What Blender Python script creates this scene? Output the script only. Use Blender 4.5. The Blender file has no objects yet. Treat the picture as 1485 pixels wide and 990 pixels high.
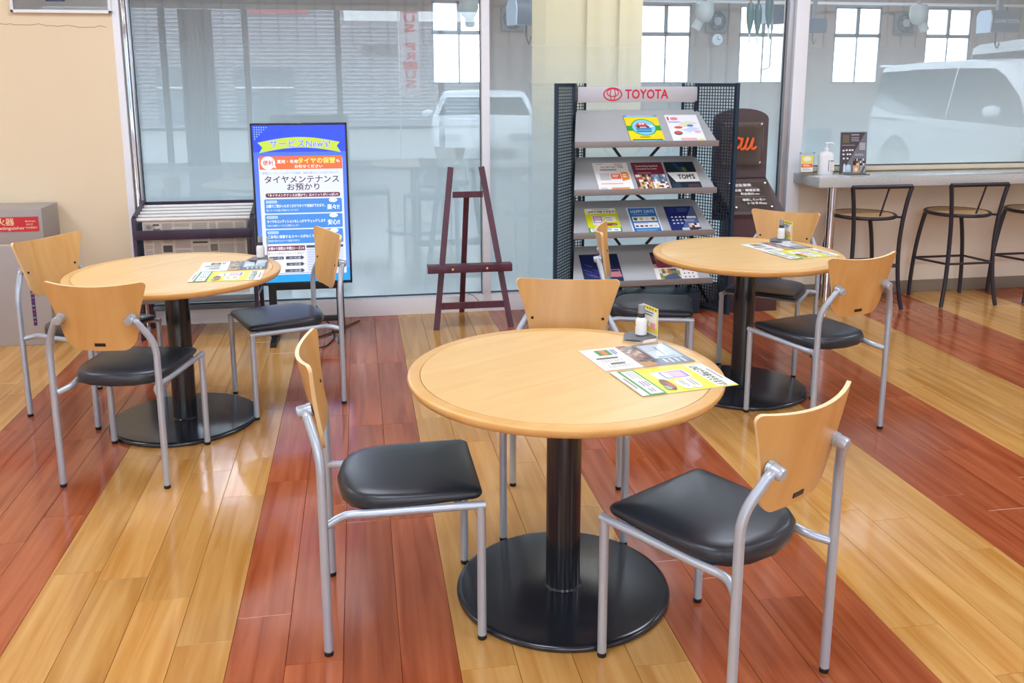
import bpy, bmesh, math, random
from mathutils import Vector, Matrix, Euler
random.seed(7)
SC = bpy.context.scene
COL = SC.collection
PI = math.pi

# ------------------------------------------------------------------ camera
F, CX, CY = 1296.455, 742.5, 374.457            # focal length and principal point in px of 1485 x 990
PITCH, ROLL, YAW, CAMH = 0.1953, -0.0010, 0.1692, 1.527
cp, sp, cw, sw = math.cos(PITCH), math.sin(PITCH), math.cos(YAW), math.sin(YAW)
FW = Vector((sw*cp, cw*cp, -sp)); RT = Vector((cw, -sw, 0)); UP = RT.cross(FW)
R2 = RT*math.cos(ROLL) + UP*math.sin(ROLL); U2 = -RT*math.sin(ROLL) + UP*math.cos(ROLL)
cam_data = bpy.data.cameras.new('camera'); cam = bpy.data.objects.new('camera', cam_data); COL.objects.link(cam)
M = Matrix((R2, U2, -FW)).transposed().to_4x4(); M.translation = (0, 0, CAMH); cam.matrix_world = M
cam_data.sensor_fit = 'HORIZONTAL'; cam_data.sensor_width = 36.0
cam_data.lens = F*36.0/1485.0
cam_data.shift_x = (742.5 - CX)/1485.0
cam_data.shift_y = -(495.0 - CY)/1485.0
cam_data.clip_start = 0.05; cam_data.clip_end = 300
SC.camera = cam
def project(P):
    d = Vector(P) - Vector((0, 0, CAMH)); w = d.dot(FW)
    if w < 0.05: return (-9999, -9999)
    return (CX + F*d.dot(R2)/w, CY - F*d.dot(U2)/w)

# ------------------------------------------------------------------ world, sun, exposure
SC.view_settings.view_transform = 'Standard'; SC.view_settings.look = 'None'
SC.view_settings.gamma = 1.0; SC.view_settings.use_curve_mapping = False
SC.view_settings.exposure = 1.0
W = bpy.data.worlds.new('sky'); SC.world = W; W.use_nodes = True
bg = W.node_tree.nodes['Background']; bg.inputs[0].default_value = (0.80, 0.90, 1.0, 1); bg.inputs[1].default_value = 4.0
sd = bpy.data.lights.new('sun', 'SUN'); sd.energy = 3.0; sd.angle = math.radians(3); sd.color = (1, .97, .94)
sun = bpy.data.objects.new('sun', sd); COL.objects.link(sun); sun.rotation_euler = Euler((math.radians(-42), 0, math.radians(20)))
CEIL_FILL = 5.2          # radiance of the added, unseen ceiling panels
WORK_FILL = 46.0         # radiance of the added, unseen workshop lamps
SC.cycles.max_bounces = 8; SC.cycles.diffuse_bounces = 4; SC.cycles.glossy_bounces = 3
SC.cycles.transparent_max_bounces = 16; SC.cycles.transmission_bounces = 6
SC.cycles.caustics_reflective = False; SC.cycles.caustics_refractive = False
SC.cycles.sample_clamp_indirect = 6.0

# ------------------------------------------------------------------ materials
def lin(h):
    if isinstance(h, str):
        h = h.lstrip('#'); c = [int(h[i:i+2], 16)/255 for i in (0, 2, 4)]
    else: c = list(h)
    return tuple((x/12.92 if x <= .04045 else ((x+.055)/1.055)**2.4) for x in c) + (1,)
MATS = {}
def nodes(name):
    m = bpy.data.materials.new(name); m.use_nodes = True
    nt = m.node_tree; b = nt.nodes['Principled BSDF']
    return m, nt, b
def setp(b, color=None, rough=.5, metal=0, spec=.5, coat=0, coat_rough=.05, trans=0, alpha=1):
    if color is not None: b.inputs['Base Color'].default_value = lin(color)
    b.inputs['Roughness'].default_value = rough; b.inputs['Metallic'].default_value = metal
    b.inputs['Specular IOR Level'].default_value = spec
    b.inputs['Coat Weight'].default_value = coat; b.inputs['Coat Roughness'].default_value = coat_rough
    b.inputs['Transmission Weight'].default_value = trans; b.inputs['Alpha'].default_value = alpha
def mat(name, color, rough=.5, metal=0, spec=.5, coat=0, noise=0.0, nscale=30, bump=0, bscale=200, coat_rough=.05):
    """plain procedural material: colour with a soft noise variation and fine relief"""
    if name in MATS: return MATS[name]
    m, nt, b = nodes(name); setp(b, color, rough, metal, spec, coat, coat_rough)
    if noise > 0:
        tc = nt.nodes.new('ShaderNodeTexCoord'); n = nt.nodes.new('ShaderNodeTexNoise')
        n.inputs['Scale'].default_value = nscale; n.inputs['Detail'].default_value = 4
        nt.links.new(tc.outputs['Object'], n.inputs['Vector'])
        r = nt.nodes.new('ShaderNodeMapRange'); r.inputs['To Min'].default_value = 1-noise; r.inputs['To Max'].default_value = 1+noise
        nt.links.new(n.outputs['Fac'], r.inputs['Value'])
        mx = nt.nodes.new('ShaderNodeVectorMath'); mx.operation = 'SCALE'
        mx.inputs[0].default_value = lin(color)[:3]; nt.links.new(r.outputs[0], mx.inputs['Scale'])
        nt.links.new(mx.outputs[0], b.inputs['Base Color'])
    if bump > 0:
        tc = nt.nodes.new('ShaderNodeTexCoord'); n = nt.nodes.new('ShaderNodeTexNoise')
        n.inputs['Scale'].default_value = bscale; n.inputs['Detail'].default_value = 3
        nt.links.new(tc.outputs['Object'], n.inputs['Vector'])
        bp = nt.nodes.new('ShaderNodeBump'); bp.inputs['Strength'].default_value = bump; bp.inputs['Distance'].default_value = .002
        nt.links.new(n.outputs['Fac'], bp.inputs['Height']); nt.links.new(bp.outputs[0], b.inputs['Normal'])
    MATS[name] = m; return m
def wood(name, c1, c2, rough=.3, stretch=(30, 1.6, 30), per_object=0.0, coat=0, spec=.5, coat_rough=.08, wear=0):
    if name in MATS: return MATS[name]
    m, nt, b = nodes(name); setp(b, c1, rough, 0, spec, coat, coat_rough); L = nt.links.new
    tc = nt.nodes.new('ShaderNodeTexCoord'); mp = nt.nodes.new('ShaderNodeMapping'); mp.inputs['Scale'].default_value = stretch
    oi = nt.nodes.new('ShaderNodeObjectInfo')
    off = nt.nodes.new('ShaderNodeVectorMath'); off.operation = 'SCALE'; off.inputs[0].default_value = (13.1, 7.7, 3.3)
    L(oi.outputs['Random'], off.inputs['Scale'])
    add = nt.nodes.new('ShaderNodeVectorMath'); add.operation = 'ADD'
    L(tc.outputs['Object'], add.inputs[0]); L(off.outputs[0], add.inputs[1]); L(add.outputs[0], mp.inputs['Vector'])
    n = nt.nodes.new('ShaderNodeTexNoise'); n.inputs['Scale'].default_value = 1.0; n.inputs['Detail'].default_value = 5; n.inputs['Distortion'].default_value = .6
    L(mp.outputs[0], n.inputs['Vector'])
    cr = nt.nodes.new('ShaderNodeValToRGB'); cr.color_ramp.elements[0].position = .33; cr.color_ramp.elements[1].position = .68
    cr.color_ramp.elements[0].color = lin(c2); cr.color_ramp.elements[1].color = lin(c1)
    L(n.outputs['Fac'], cr.inputs[0])
    out = cr.outputs[0]
    if per_object > 0:
        r = nt.nodes.new('ShaderNodeMapRange'); r.inputs['To Min'].default_value = 1-per_object; r.inputs['To Max'].default_value = 1+per_object
        L(oi.outputs['Random'], r.inputs['Value'])
        s = nt.nodes.new('ShaderNodeVectorMath'); s.operation = 'SCALE'; L(out, s.inputs[0]); L(r.outputs[0], s.inputs['Scale']); out = s.outputs[0]
    L(out, b.inputs['Base Color'])
    if wear > 0:
        g = nt.nodes.new('ShaderNodeNewGeometry')
        n2 = nt.nodes.new('ShaderNodeTexNoise'); n2.inputs['Scale'].default_value = 3.5; n2.inputs['Detail'].default_value = 6
        L(g.outputs['Position'], n2.inputs['Vector'])
        r2 = nt.nodes.new('ShaderNodeMapRange'); r2.inputs['To Min'].default_value = rough*(1-wear); r2.inputs['To Max'].default_value = rough*(1+wear)
        L(n2.outputs['Fac'], r2.inputs['Value']); L(r2.outputs[0], b.inputs['Roughness'])
        n3 = nt.nodes.new('ShaderNodeTexNoise'); n3.inputs['Scale'].default_value = 9; L(g.outputs['Position'], n3.inputs['Vector'])
        bp = nt.nodes.new('ShaderNodeBump'); bp.inputs['Strength'].default_value = .06; bp.inputs['Distance'].default_value = .01
        L(n3.outputs['Fac'], bp.inputs['Height']); L(bp.outputs[0], b.inputs['Normal'])
    MATS[name] = m; return m
def emit(name, color, strength=1.0):
    if name in MATS: return MATS[name]
    m, nt, b = nodes(name); setp(b, (0.02, 0.02, 0.02), .25)
    b.inputs['Emission Color'].default_value = lin(color); b.inputs['Emission Strength'].default_value = strength
    MATS[name] = m; return m
def pane_mat(name, tint=(.96, .98, .98), ior=1.5, refl=1.0):
    """thin clear pane: straight-through transparency plus a Fresnel mirror"""
    if name in MATS: return MATS[name]
    m = bpy.data.materials.new(name); m.use_nodes = True; nt = m.node_tree; nt.nodes.clear(); L = nt.links.new
    o = nt.nodes.new('ShaderNodeOutputMaterial'); t = nt.nodes.new('ShaderNodeBsdfTransparent'); t.inputs[0].default_value = tint + (1,)
    g = nt.nodes.new('ShaderNodeBsdfGlossy'); g.inputs['Roughness'].default_value = 0.0
    fr = nt.nodes.new('ShaderNodeFresnel'); fr.inputs[0].default_value = ior
    mu = nt.nodes.new('ShaderNodeMath'); mu.operation = 'MULTIPLY'; mu.inputs[1].default_value = refl; L(fr.outputs[0], mu.inputs[0])
    mx = nt.nodes.new('ShaderNodeMixShader'); L(mu.outputs[0], mx.inputs[0]); L(t.outputs[0], mx.inputs[1]); L(g.outputs[0], mx.inputs[2]); L(mx.outputs[0], o.inputs[0])
    MATS[name] = m; return m
def film_mat(name, color, stops, mixd=.5):
    """printed frosted film: opacity falls with height (the film's own fade), scatters light from both sides"""
    if name in MATS: return MATS[name]
    m = bpy.data.materials.new(name); m.use_nodes = True; nt = m.node_tree; nt.nodes.clear(); L = nt.links.new
    o = nt.nodes.new('ShaderNodeOutputMaterial'); t = nt.nodes.new('ShaderNodeBsdfTransparent')
    d = nt.nodes.new('ShaderNodeBsdfDiffuse'); d.inputs[0].default_value = lin(color); s = nt.nodes.new('ShaderNodeBsdfTranslucent'); s.inputs[0].default_value = lin(color)
    f = nt.nodes.new('ShaderNodeMixShader'); f.inputs[0].default_value = mixd; L(d.outputs[0], f.inputs[1]); L(s.outputs[0], f.inputs[2])
    g = nt.nodes.new('ShaderNodeNewGeometry'); sx = nt.nodes.new('ShaderNodeSeparateXYZ'); L(g.outputs['Position'], sx.inputs[0])
    r = nt.nodes.new('ShaderNodeMapRange'); r.inputs['From Min'].default_value = 0; r.inputs['From Max'].default_value = 3.0; L(sx.outputs['Z'], r.inputs['Value'])
    cr = nt.nodes.new('ShaderNodeValToRGB'); L(r.outputs[0], cr.inputs[0]); e = cr.color_ramp.elements
    while len(e) < len(stops): e.new(.5)
    for i, (z, v) in enumerate(stops): e[i].position = z/3.0; e[i].color = (v, v, v, 1)
    mx = nt.nodes.new('ShaderNodeMixShader'); L(cr.outputs[0], mx.inputs[0]); L(t.outputs[0], mx.inputs[1]); L(f.outputs[0], mx.inputs[2]); L(mx.outputs[0], o.inputs[0])
    MATS[name] = m; return m
def acrylic(name='acrylic'):
    return pane_mat(name, (.93, .95, .95), 1.49, 1.0)

YEL = wood('floor_plank_maple', '#d2a25e', '#b9823e', .13, (26, 1.5, 26), .10, spec=.6, wear=.5)
RED = wood('floor_plank_cherry', '#b2633d', '#914424', .13, (26, 1.5, 26), .12, spec=.6, wear=.5)
TOPW = wood('table_top_maple', '#e8c486', '#e2b878', .32, (3, 22, 22), spec=.4)
RIMW = wood('table_rim_maple', '#e2b674', '#daa964', .28, (6, 18, 18), spec=.4)
PLYW = wood('plywood_beech', '#d7aa6a', '#cb9856', .3, (14, 3, 3), .05, spec=.45)
PLYE = mat('plywood_edge', '#edcf9c', .4)
SILV = mat('silver_tube', '#b5c0cc', .30, .40, .5)
CHRM = mat('chrome', '#d8dbe0', .08, 1.0)
VINYL = mat('black_vinyl', '#292d34', .30, 0, .5, bump=.12, bscale=420)
BLKM = mat('black_enamel', '#20242b', .17, 0, .6, bump=.03, bscale=60)
RUB = mat('black_rubber', '#121214', .7)
BLKP = mat('black_plastic', '#1a1c20', .4)
STOOLM = mat('stool_black_tube', '#26242e', .35, 0, .5)
STOOLW = wood('stool_seat_wood', '#dcbb8e', '#cda676', .4, (4, 20, 20))
BEIGE = mat('wall_beige', '#ead9b9', .85, 0, .2, noise=.03, nscale=1.5, bump=.08, bscale=300)
BEIGE2 = mat('wall_cream', '#f6efdf', .85, 0, .2, noise=.02, nscale=2)
WHT = mat('white_paint', '#eff3f7', .5)
CEIL = mat('ceiling_white', '#e8e8e4', .9, 0, .2)
ALU = mat('aluminium_frame', '#c9cdd3', .3, .7)
ALUW = mat('white_aluminium', '#eef3f8', .45, 0)
BASEB = mat('baseboard_vinyl', '#8d8274', .6)
STONE = mat('counter_stone', '#bcbfbc', .14, 0, .6, noise=.5, nscale=130)
MAHO = wood('mahogany_stain', '#5d3140', '#4b2432', .35, (20, 20, 3))
RACKD = mat('rack_dark_steel', '#22384a', .4, .2)
SHELF = mat('shelf_silver_paint', '#bcbfc0', .4, .3)
SHELFL = mat('shelf_lip_bronze', '#8f8986', .4, .3)
BROWN = mat('pedestal_brown', '#55484a', .5)
MAROON = mat('pedestal_maroon', '#4d3338', .5)
GREYBOX = mat('grey_metal_box', '#a6a09c', .5, .1)
PAPER = mat('paper_white', '#efeeea', .6)
NEWS = None
GLASS = pane_mat('clear_glass', (.95, .975, .98), 1.5, 1.35)
FILM = film_mat('frosted_film', '#d9e6e9', [(0, .98), (.9, .91), (1.2, .77), (1.5, .50), (1.85, .23), (2.3, .08)], .50)

# ------------------------------------------------------------------ mesh helpers
class MB:
    def __init__(s): s.v = []; s.f = []; s.m = []; s.mi = 0
    def add(s, verts, faces, mi=None, mat4=None):
        o = len(s.v)
        if mat4 is not None: verts = [mat4 @ Vector(v) for v in verts]
        s.v += [tuple(v) for v in verts]
        for f in faces: s.f.append(tuple(i+o for i in f)); s.m.append(s.mi if mi is None else mi)
        return s
    def box(s, x0, x1, y0, y1, z0, z1, mi=None, bev=0, seg=2, mat4=None):
        if bev > 0:
            bm = bmesh.new(); bmesh.ops.create_cube(bm, size=1)
            for v in bm.verts: v.co = Vector(((x0+x1)/2+v.co.x*(x1-x0), (y0+y1)/2+v.co.y*(y1-y0), (z0+z1)/2+v.co.z*(z1-z0)))
            bmesh.ops.bevel(bm, geom=list(bm.edges), offset=bev, segments=seg, profile=.6, affect='EDGES')
            bm.verts.index_update()
            s.add([v.co.copy() for v in bm.verts], [[v.index for v in f.verts] for f in bm.faces], mi, mat4); bm.free(); return s
        V = [(x0,y0,z0),(x1,y0,z0),(x1,y1,z0),(x0,y1,z0),(x0,y0,z1),(x1,y0,z1),(x1,y1,z1),(x0,y1,z1)]
        return s.add(V, [(0,3,2,1),(4,5,6,7),(0,1,5,4),(1,2,6,5),(2,3,7,6),(3,0,4,7)], mi, mat4)
    def bar(s, a, b, w, h, mi=None, up=(0,0,1)):
        a = Vector(a); b = Vector(b); d = (b-a); L = d.length; d.normalize(); up = Vector(up)
        if abs(d.dot(up)) > .98: up = Vector((0,1,0))
        x = d.cross(up).normalized(); z = x.cross(d)
        m4 = Matrix((x, d, z)).transposed().to_4x4(); m4.translation = a
        return s.box(-w/2, w/2, 0, L, -h/2, h/2, mi, 0, 2, m4)
    def tube(s, pts, r, seg=12, mi=None, caps=True, closed=False):
        pts = [Vector(p) for p in pts]; n = len(pts); V = []; fr = None
        rs = r if isinstance(r, (list, tuple)) else [r]*n
        for i, p in enumerate(pts):
            if closed: t = (pts[(i+1) % n]-pts[i-1]).normalized()
            else: t = (pts[min(i+1, n-1)]-pts[max(i-1, 0)]).normalized()
            if fr is None:
                u = Vector((0,0,1)) if abs(t.z) < .9 else Vector((1,0,0)); fr = t.cross(u).normalized()
            else: fr = (fr-t*fr.dot(t)).normalized()
            b = t.cross(fr)
            V += [p+fr*(rs[i]*math.cos(2*PI*k/seg))+b*(rs[i]*math.sin(2*PI*k/seg)) for k in range(seg)]
        Fs = []
        for i in range(n if closed else n-1):
            a = i*seg; c = ((i+1) % n)*seg
            for k in range(seg): Fs.append((a+k, a+(k+1) % seg, c+(k+1) % seg, c+k))
        if caps and not closed: Fs += [tuple(range(seg-1, -1, -1)), tuple(range((n-1)*seg, n*seg))]
        return s.add(V, Fs, mi)
    def lathe(s, prof, seg=32, mi=None, mat4=None, c=(0,0,0)):
        V = []; n = len(prof)
        for r, z in prof:
            for k in range(seg): V.append((c[0]+r*math.cos(2*PI*k/seg), c[1]+r*math.sin(2*PI*k/seg), c[2]+z))
        Fs = []
        for i in range(n-1):
            for k in range(seg): Fs.append((i*seg+k, i*seg+(k+1) % seg, (i+1)*seg+(k+1) % seg, (i+1)*seg+k))
        if prof[0][0] > 1e-6: Fs.append(tuple(range(seg-1, -1, -1)))
        if prof[-1][0] > 1e-6: Fs.append(tuple(range((n-1)*seg, n*seg)))
        return s.add(V, Fs, mi, mat4)
    def prism(s, poly, d, mi=None, mat4=None):
        """poly in local XY, extruded along local +Z by d"""
        n = len(poly); V = [(x, y, 0) for x, y in poly]+[(x, y, d) for x, y in poly]
        Fs = [tuple(range(n-1, -1, -1)), tuple(range(n, 2*n))]+[(i, (i+1) % n, (i+1) % n+n, i+n) for i in range(n)]
        return s.add(V, Fs, mi, mat4)
    def build(s, name, mats, parent=None, smooth=35, loc=None, rot=None):
        me = bpy.data.meshes.new(name); me.from_pydata(s.v, [], s.f)
        mats = mats if isinstance(mats, (list, tuple)) else [mats]
        for m in mats: me.materials.append(m)
        if len(mats) > 1: me.polygons.foreach_set('material_index', s.m)
        if smooth:
            me.polygons.foreach_set('use_smooth', [True]*len(me.polygons)); me.set_sharp_from_angle(angle=math.radians(smooth))
        me.update()
        return link(name, me, parent, loc, rot)
def link(name, me, parent=None, loc=None, rot=None):
    o = bpy.data.objects.new(name, me); COL.objects.link(o)
    if parent is not None: o.parent = parent
    if loc is not None: o.location = loc
    if rot is not None: o.rotation_euler = rot
    return o
def tag(o, label=None, cat=None, group=None, kind=None):
    if label: o['label'] = label
    if cat: o['category'] = cat
    if group: o['group'] = group
    if kind: o['kind'] = kind
    return o
def thing(name, label, cat, loc=(0,0,0), rz=0, group=None, rot=None):
    o = bpy.data.objects.new(name, None); COL.objects.link(o); o.empty_display_size = .1
    o.location = loc; o.rotation_euler = rot if rot is not None else (0, 0, rz)
    return tag(o, label, cat, group)
def struct(o): o['kind'] = 'structure'; return o
def copy_tree(o, parent=None, label=None, loc=None, rz=None):
    c = o.copy(); COL.objects.link(c); c.parent = parent
    if label: c['label'] = label
    if loc is not None: c.location = loc
    if rz is not None: c.rotation_euler = (0, 0, rz)
    for ch in list(o.children): copy_tree(ch, c)
    return c
def arc(cx, cy, r, a0, a1, n): return [(cx+r*math.cos(math.radians(a0+(a1-a0)*i/n)), cy+r*math.sin(math.radians(a0+(a1-a0)*i/n))) for i in range(n+1)]
def bez(p0, p1, p2, n=6):
    p0, p1, p2 = Vector(p0), Vector(p1), Vector(p2)
    return [p0*(1-t)**2+p1*2*t*(1-t)+p2*t*t for t in [i/n for i in range(n+1)]]
def rrect(x0, x1, y0, y1, r, n=4):
    return arc(x1-r, y1-r, r, 0, 90, n)+arc(x0+r, y1-r, r, 90, 180, n)+arc(x0+r, y0+r, r, 180, 270, n)+arc(x1-r, y0+r, r, 270, 360, n)
def ell(cx, cy, a, b, n=24): return [(cx+a*math.cos(2*PI*i/n), cy+b*math.sin(2*PI*i/n)) for i in range(n)]

# ------------------------------------------------------------------ flat print (coloured areas and lettering in a plane)
_tc = {}
def text_geo(s, size, bold=0.0):
    k = (s, bold)
    if k not in _tc:
        cu = bpy.data.curves.new('t', 'FONT'); cu.body = s; cu.size = 1; cu.offset = bold; cu.resolution_u = 2; cu.fill_mode = 'FRONT'
        ob = bpy.data.objects.new('t', cu); COL.objects.link(ob)
        me = ob.to_mesh(); V = [(v.co.x, v.co.y) for v in me.vertices]; Fs = [tuple(p.vertices) for p in me.polygons]
        ob.to_mesh_clear(); bpy.data.objects.remove(ob); bpy.data.curves.remove(cu)
        if V:
            x0 = min(v[0] for v in V); x1 = max(v[0] for v in V); y0 = min(v[1] for v in V); y1 = max(v[1] for v in V)
        else: x0 = x1 = y0 = y1 = 0
        _tc[k] = (V, Fs, x0, x1, y0, y1)
    return _tc[k]
class Print:
    """areas are stacked in thin layers, u to the right and v up, in metres"""
    def __init__(s, emissive=0, rough=.35, step=.00012):
        s.V = []; s.F = []; s.M = []; s.mats = []; s.z = step; s.step = step; s.em = emissive; s.rough = rough
    def _mat(s, c):
        if s.em: m = emit('screen_'+c.lstrip('#')+str(s.em), c, s.em)
        else: m = mat('ink_'+c.lstrip('#'), c, s.rough)
        if m not in s.mats: s.mats.append(m)
        return s.mats.index(m)
    def poly(s, pts, c):
        o = len(s.V); s.V += [(x, y, s.z) for x, y in pts]; s.F.append(tuple(range(o, o+len(pts)))); s.M.append(s._mat(c)); s.z += s.step; return s
    def rect(s, x0, x1, y0, y1, c): return s.poly([(x0,y0),(x1,y0),(x1,y1),(x0,y1)], c)
    def rr(s, x0, x1, y0, y1, r, c): return s.poly(rrect(x0, x1, y0, y1, r), c)
    def el(s, cx, cy, a, b, c, n=24): return s.poly(ell(cx, cy, a, b, n), c)
    def ring(s, cx, cy, a, b, w, c, n=32):
        o = len(s.V); mi = s._mat(c)
        s.V += [(x, y, s.z) for x, y in ell(cx, cy, a, b, n)]+[(x, y, s.z) for x, y in ell(cx, cy, a-w, b-w, n)]
        for i in range(n): s.F.append((o+i, o+(i+1) % n, o+n+(i+1) % n, o+n+i)); s.M.append(mi)
        s.z += s.step; return s
    def text(s, t, x0, x1, y0, y1, c, bold=.01):
        """lettering fitted to the box x0..x1, y0..y1; heavier weights by overprinting shifted copies"""
        V, Fs, a, b, d, e = text_geo(t, 1, 0)
        if not V: return s
        mi = s._mat(c); fx = (x1-x0)/(b-a); fy = (y1-y0)/(e-d); k = bold*.8
        offs = [(0, 0)] if bold < .008 else ([(-k, -k), (k, k), (-k, k), (k, -k)] if bold < .035 else [(k*1.2*math.cos(q*PI/4), k*1.2*math.sin(q*PI/4)) for q in range(8)]+[(0, 0)])
        for ox, oy in offs:
            o = len(s.V); s.V += [(x0+(x+ox-a)*fx, y0+(y+oy-d)*fy, s.z) for x, y in V]
            for f in Fs: s.F.append(tuple(i+o for i in f)); s.M.append(mi)
            s.z += s.step*.06
        s.z += s.step; return s
    def bars(s, x0, x1, y0, y1, n, c, fill=.5, rag=.3):
        h = (y1-y0)/n
        for i in range(n):
            w = (x1-x0)*(1-random.random()*rag); s.rect(x0, x0+w, y1-h*(i+1)+h*(1-fill), y1-h*i, c); s.z -= s.step
        s.z += s.step; return s
    def mosaic(s, x0, x1, y0, y1, nx, ny, cols):
        for i in range(nx):
            for j in range(ny):
                s.rect(x0+(x1-x0)*i/nx, x0+(x1-x0)*(i+1)/nx, y0+(y1-y0)*j/ny, y0+(y1-y0)*(j+1)/ny, random.choice(cols)); s.z -= s.step
        s.z += s.step; return s
    def build(s, name, parent, m4=None):
        me = bpy.data.meshes.new(name); me.from_pydata(s.V, [], s.F)
        for m in s.mats: me.materials.append(m)
        me.polygons.foreach_set('material_index', s.M); me.update()
        o = link(name, me, parent)
        if m4 is not None: o.matrix_local = m4
        return o
FACE = Matrix.Rotation(PI/2, 4, 'X')           # print plane standing upright, facing -Y
def at(x, y, z, m=FACE): return Matrix.Translation((x, y, z)) @ m

# ================================================================== THE SETTING
YW = 5.85                                       # plane of the glass partition
XL, XR, YF, ZC = -5.2, 7.6, -5.0, 3.05
floor = struct(MB().box(XL, XR, YF, YW+.1, -.06, -.0115).build('floor', mat('floor_gap', '#4a2f1c', .8), smooth=0))
tag(floor, 'glossy floor of alternating yellow and red wood plank stripes')
# planks: four to a stripe, 153 mm wide, 913 mm long, ends staggered as in the photograph
PWD, PLN, X0 = 0.6116/4, 0.913, -1.0034
KNOWN = {0: 2.782, 1: 2.724, 2: 2.579, 3: 2.336, 4: 2.44, 5: 2.20, 8: 2.10, 16: 2.075, 17: 2.755, 18: 2.667, 19: 2.431, 9: 2.70, 10: 2.45, 11: 2.95}
def plank_mesh(L, m):
    w = PWD-.0011; l = L-.0011; b = .0009; V = []
    for (dx, z) in ((0, -.0115), (0, -b), (b, 0)):
        V += [(-w/2+dx, -l/2+dx, z), (w/2-dx, -l/2+dx, z), (w/2-dx, l/2-dx, z), (-w/2+dx, l/2-dx, z)]
    Fs = [(8, 9, 10, 11)]
    for a in (0, 4):
        for k in range(4): Fs.append((a+k, a+(k+1) % 4, a+4+(k+1) % 4, a+4+k))
    me = bpy.data.meshes.new('plank'); me.from_pydata(V, [], Fs); me.materials.append(m); me.update(); return me
_pm = {}; far_planks = MB()
for c in range(int((XL-X0)/PWD)-1, int((XR-X0)/PWD)+1):
    xc = X0+(c+.5)*PWD
    if xc-PWD/2 < XL or xc+PWD/2 > XR: continue
    red = (c//4) % 2 == 1
    y = KNOWN.get(c, 2.0+random.random()*PLN); y -= math.ceil((y-YF)/PLN)*PLN
    while y < YW:
        a = max(y, YF); b = min(y+PLN, YW+.05); y += PLN
        if b-a < .03: continue
        vis = False
        for u in (0, .5, 1):
            for v in (0, .25, .5, .75, 1):
                q = project((xc+(u-.5)*PWD, a+(b-a)*v, 0)); vis |= (-15 < q[0] < 1500 and 400 < q[1] < 1005)
        if vis:
            k = (round(b-a, 3), red)
            if k not in _pm: _pm[k] = plank_mesh(b-a, RED if red else YEL)
            link('plank', _pm[k], floor, (xc, (a+b)/2, 0))
        else:
            far_planks.mi = int(red); far_planks.box(xc-PWD/2+.0006, xc+PWD/2-.0006, a, b-.001, -.0115, 0)
tag(far_planks.build('plank_field', [YEL, RED], floor, smooth=0), kind='stuff')

# --- beige wall on the left, a shallow crack line across the plaster
wl = struct(MB().box(XL, -1.415, YW-.05, YW+.12, 0, ZC).build('wall_left', BEIGE, smooth=0))
cr = MB(); pts = []; x = -2.75
while x < -1.42: pts.append((x, YW-.0505, 1.853+random.uniform(-.006, .006)+.006*math.sin(x*9))); x += random.uniform(.02, .06)
cr.tube(pts, .0016, 4); cr.build('plaster_crack', mat('crack_shadow', '#a8977c', .9), wl)
# --- low cream wall under the counter
struct(MB().box(2.985, XR, YW, YW+.12, 0, .905).build('wall_back', BEIGE2, smooth=0))
bb = struct(MB().box(2.985, XR, YW-.012, YW, 0, .088, bev=.003).build('baseboard_back', BASEB))
struct(MB().box(XL, -1.415, YW-.062, YW-.05, 0, .08, bev=.003).build('baseboard_left', BASEB))
# --- glass partition: three panes with frosted film, aluminium frame
def partition(name, x0, x1, z0, z1, label):
    w = thing(name, None, None, ((x0+x1)/2, YW, z0)); struct(w); tag(w, label)
    hw = (x1-x0)/2; h = z1-z0
    MB().box(-hw, hw, .030, .038, 0, h).build('glass_pane', GLASS, w, 0)
    me = MB().add([(-hw, .040, 0), (hw, .040, 0), (hw, .040, h), (-hw, .040, h)], [(0, 1, 2, 3)]).build('frosted_film', FILM, w, 0)
    g = .004
    for a, b, c, d in ((-hw, -hw+g, 0, h), (hw-g, hw, 0, h), (-hw, hw, 0, g*2)):
        MB().box(a, b, .026, .042, c, d).build('gasket', mat('glazing_gasket', '#4b5358', .5), w, 0)
    return w
partition('window_1', -1.332, .797, .115, ZC, 'frosted glass partition pane behind the display screen')
partition('window_2', .850, 2.90, .115, ZC, 'frosted glass partition pane behind the brochure rack')
partition('window_3', 3.035, XR, .935, ZC, 'frosted glass window above the stone counter')
def trim(n, x0, x1, z0, z1, m, y0=-.03, y1=.07, bev=.004):
    return struct(MB().box(x0, x1, YW+y0, YW+y1, z0, z1, bev=bev).build('trim_%d' % n, m))
t = trim(1, -1.415, -1.374, 0, ZC, ALUW, -.055); t = trim(2, -1.370, -1.345, 0, ZC, CHRM, -.035); trim(3, -1.343, -1.332, 0, ZC, ALU, -.02)
trim(4, .797, .850, .0, ZC, ALUW)
trim(5, 2.94, 3.035, 0, ZC, ALUW, -.04); trim(6, 2.90, 2.938, .0, ZC, ALU, -.01)
for i, (a, b) in enumerate(((-1.332, .797), (.850, 2.90))):
    trim(7+i, a, b, 0, .115, WHT, -.035, .08)
trim(9, 2.985, XR, .905, .935, mat('sill_beige', '#dccfb4', .6), -.03, .09)

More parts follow.
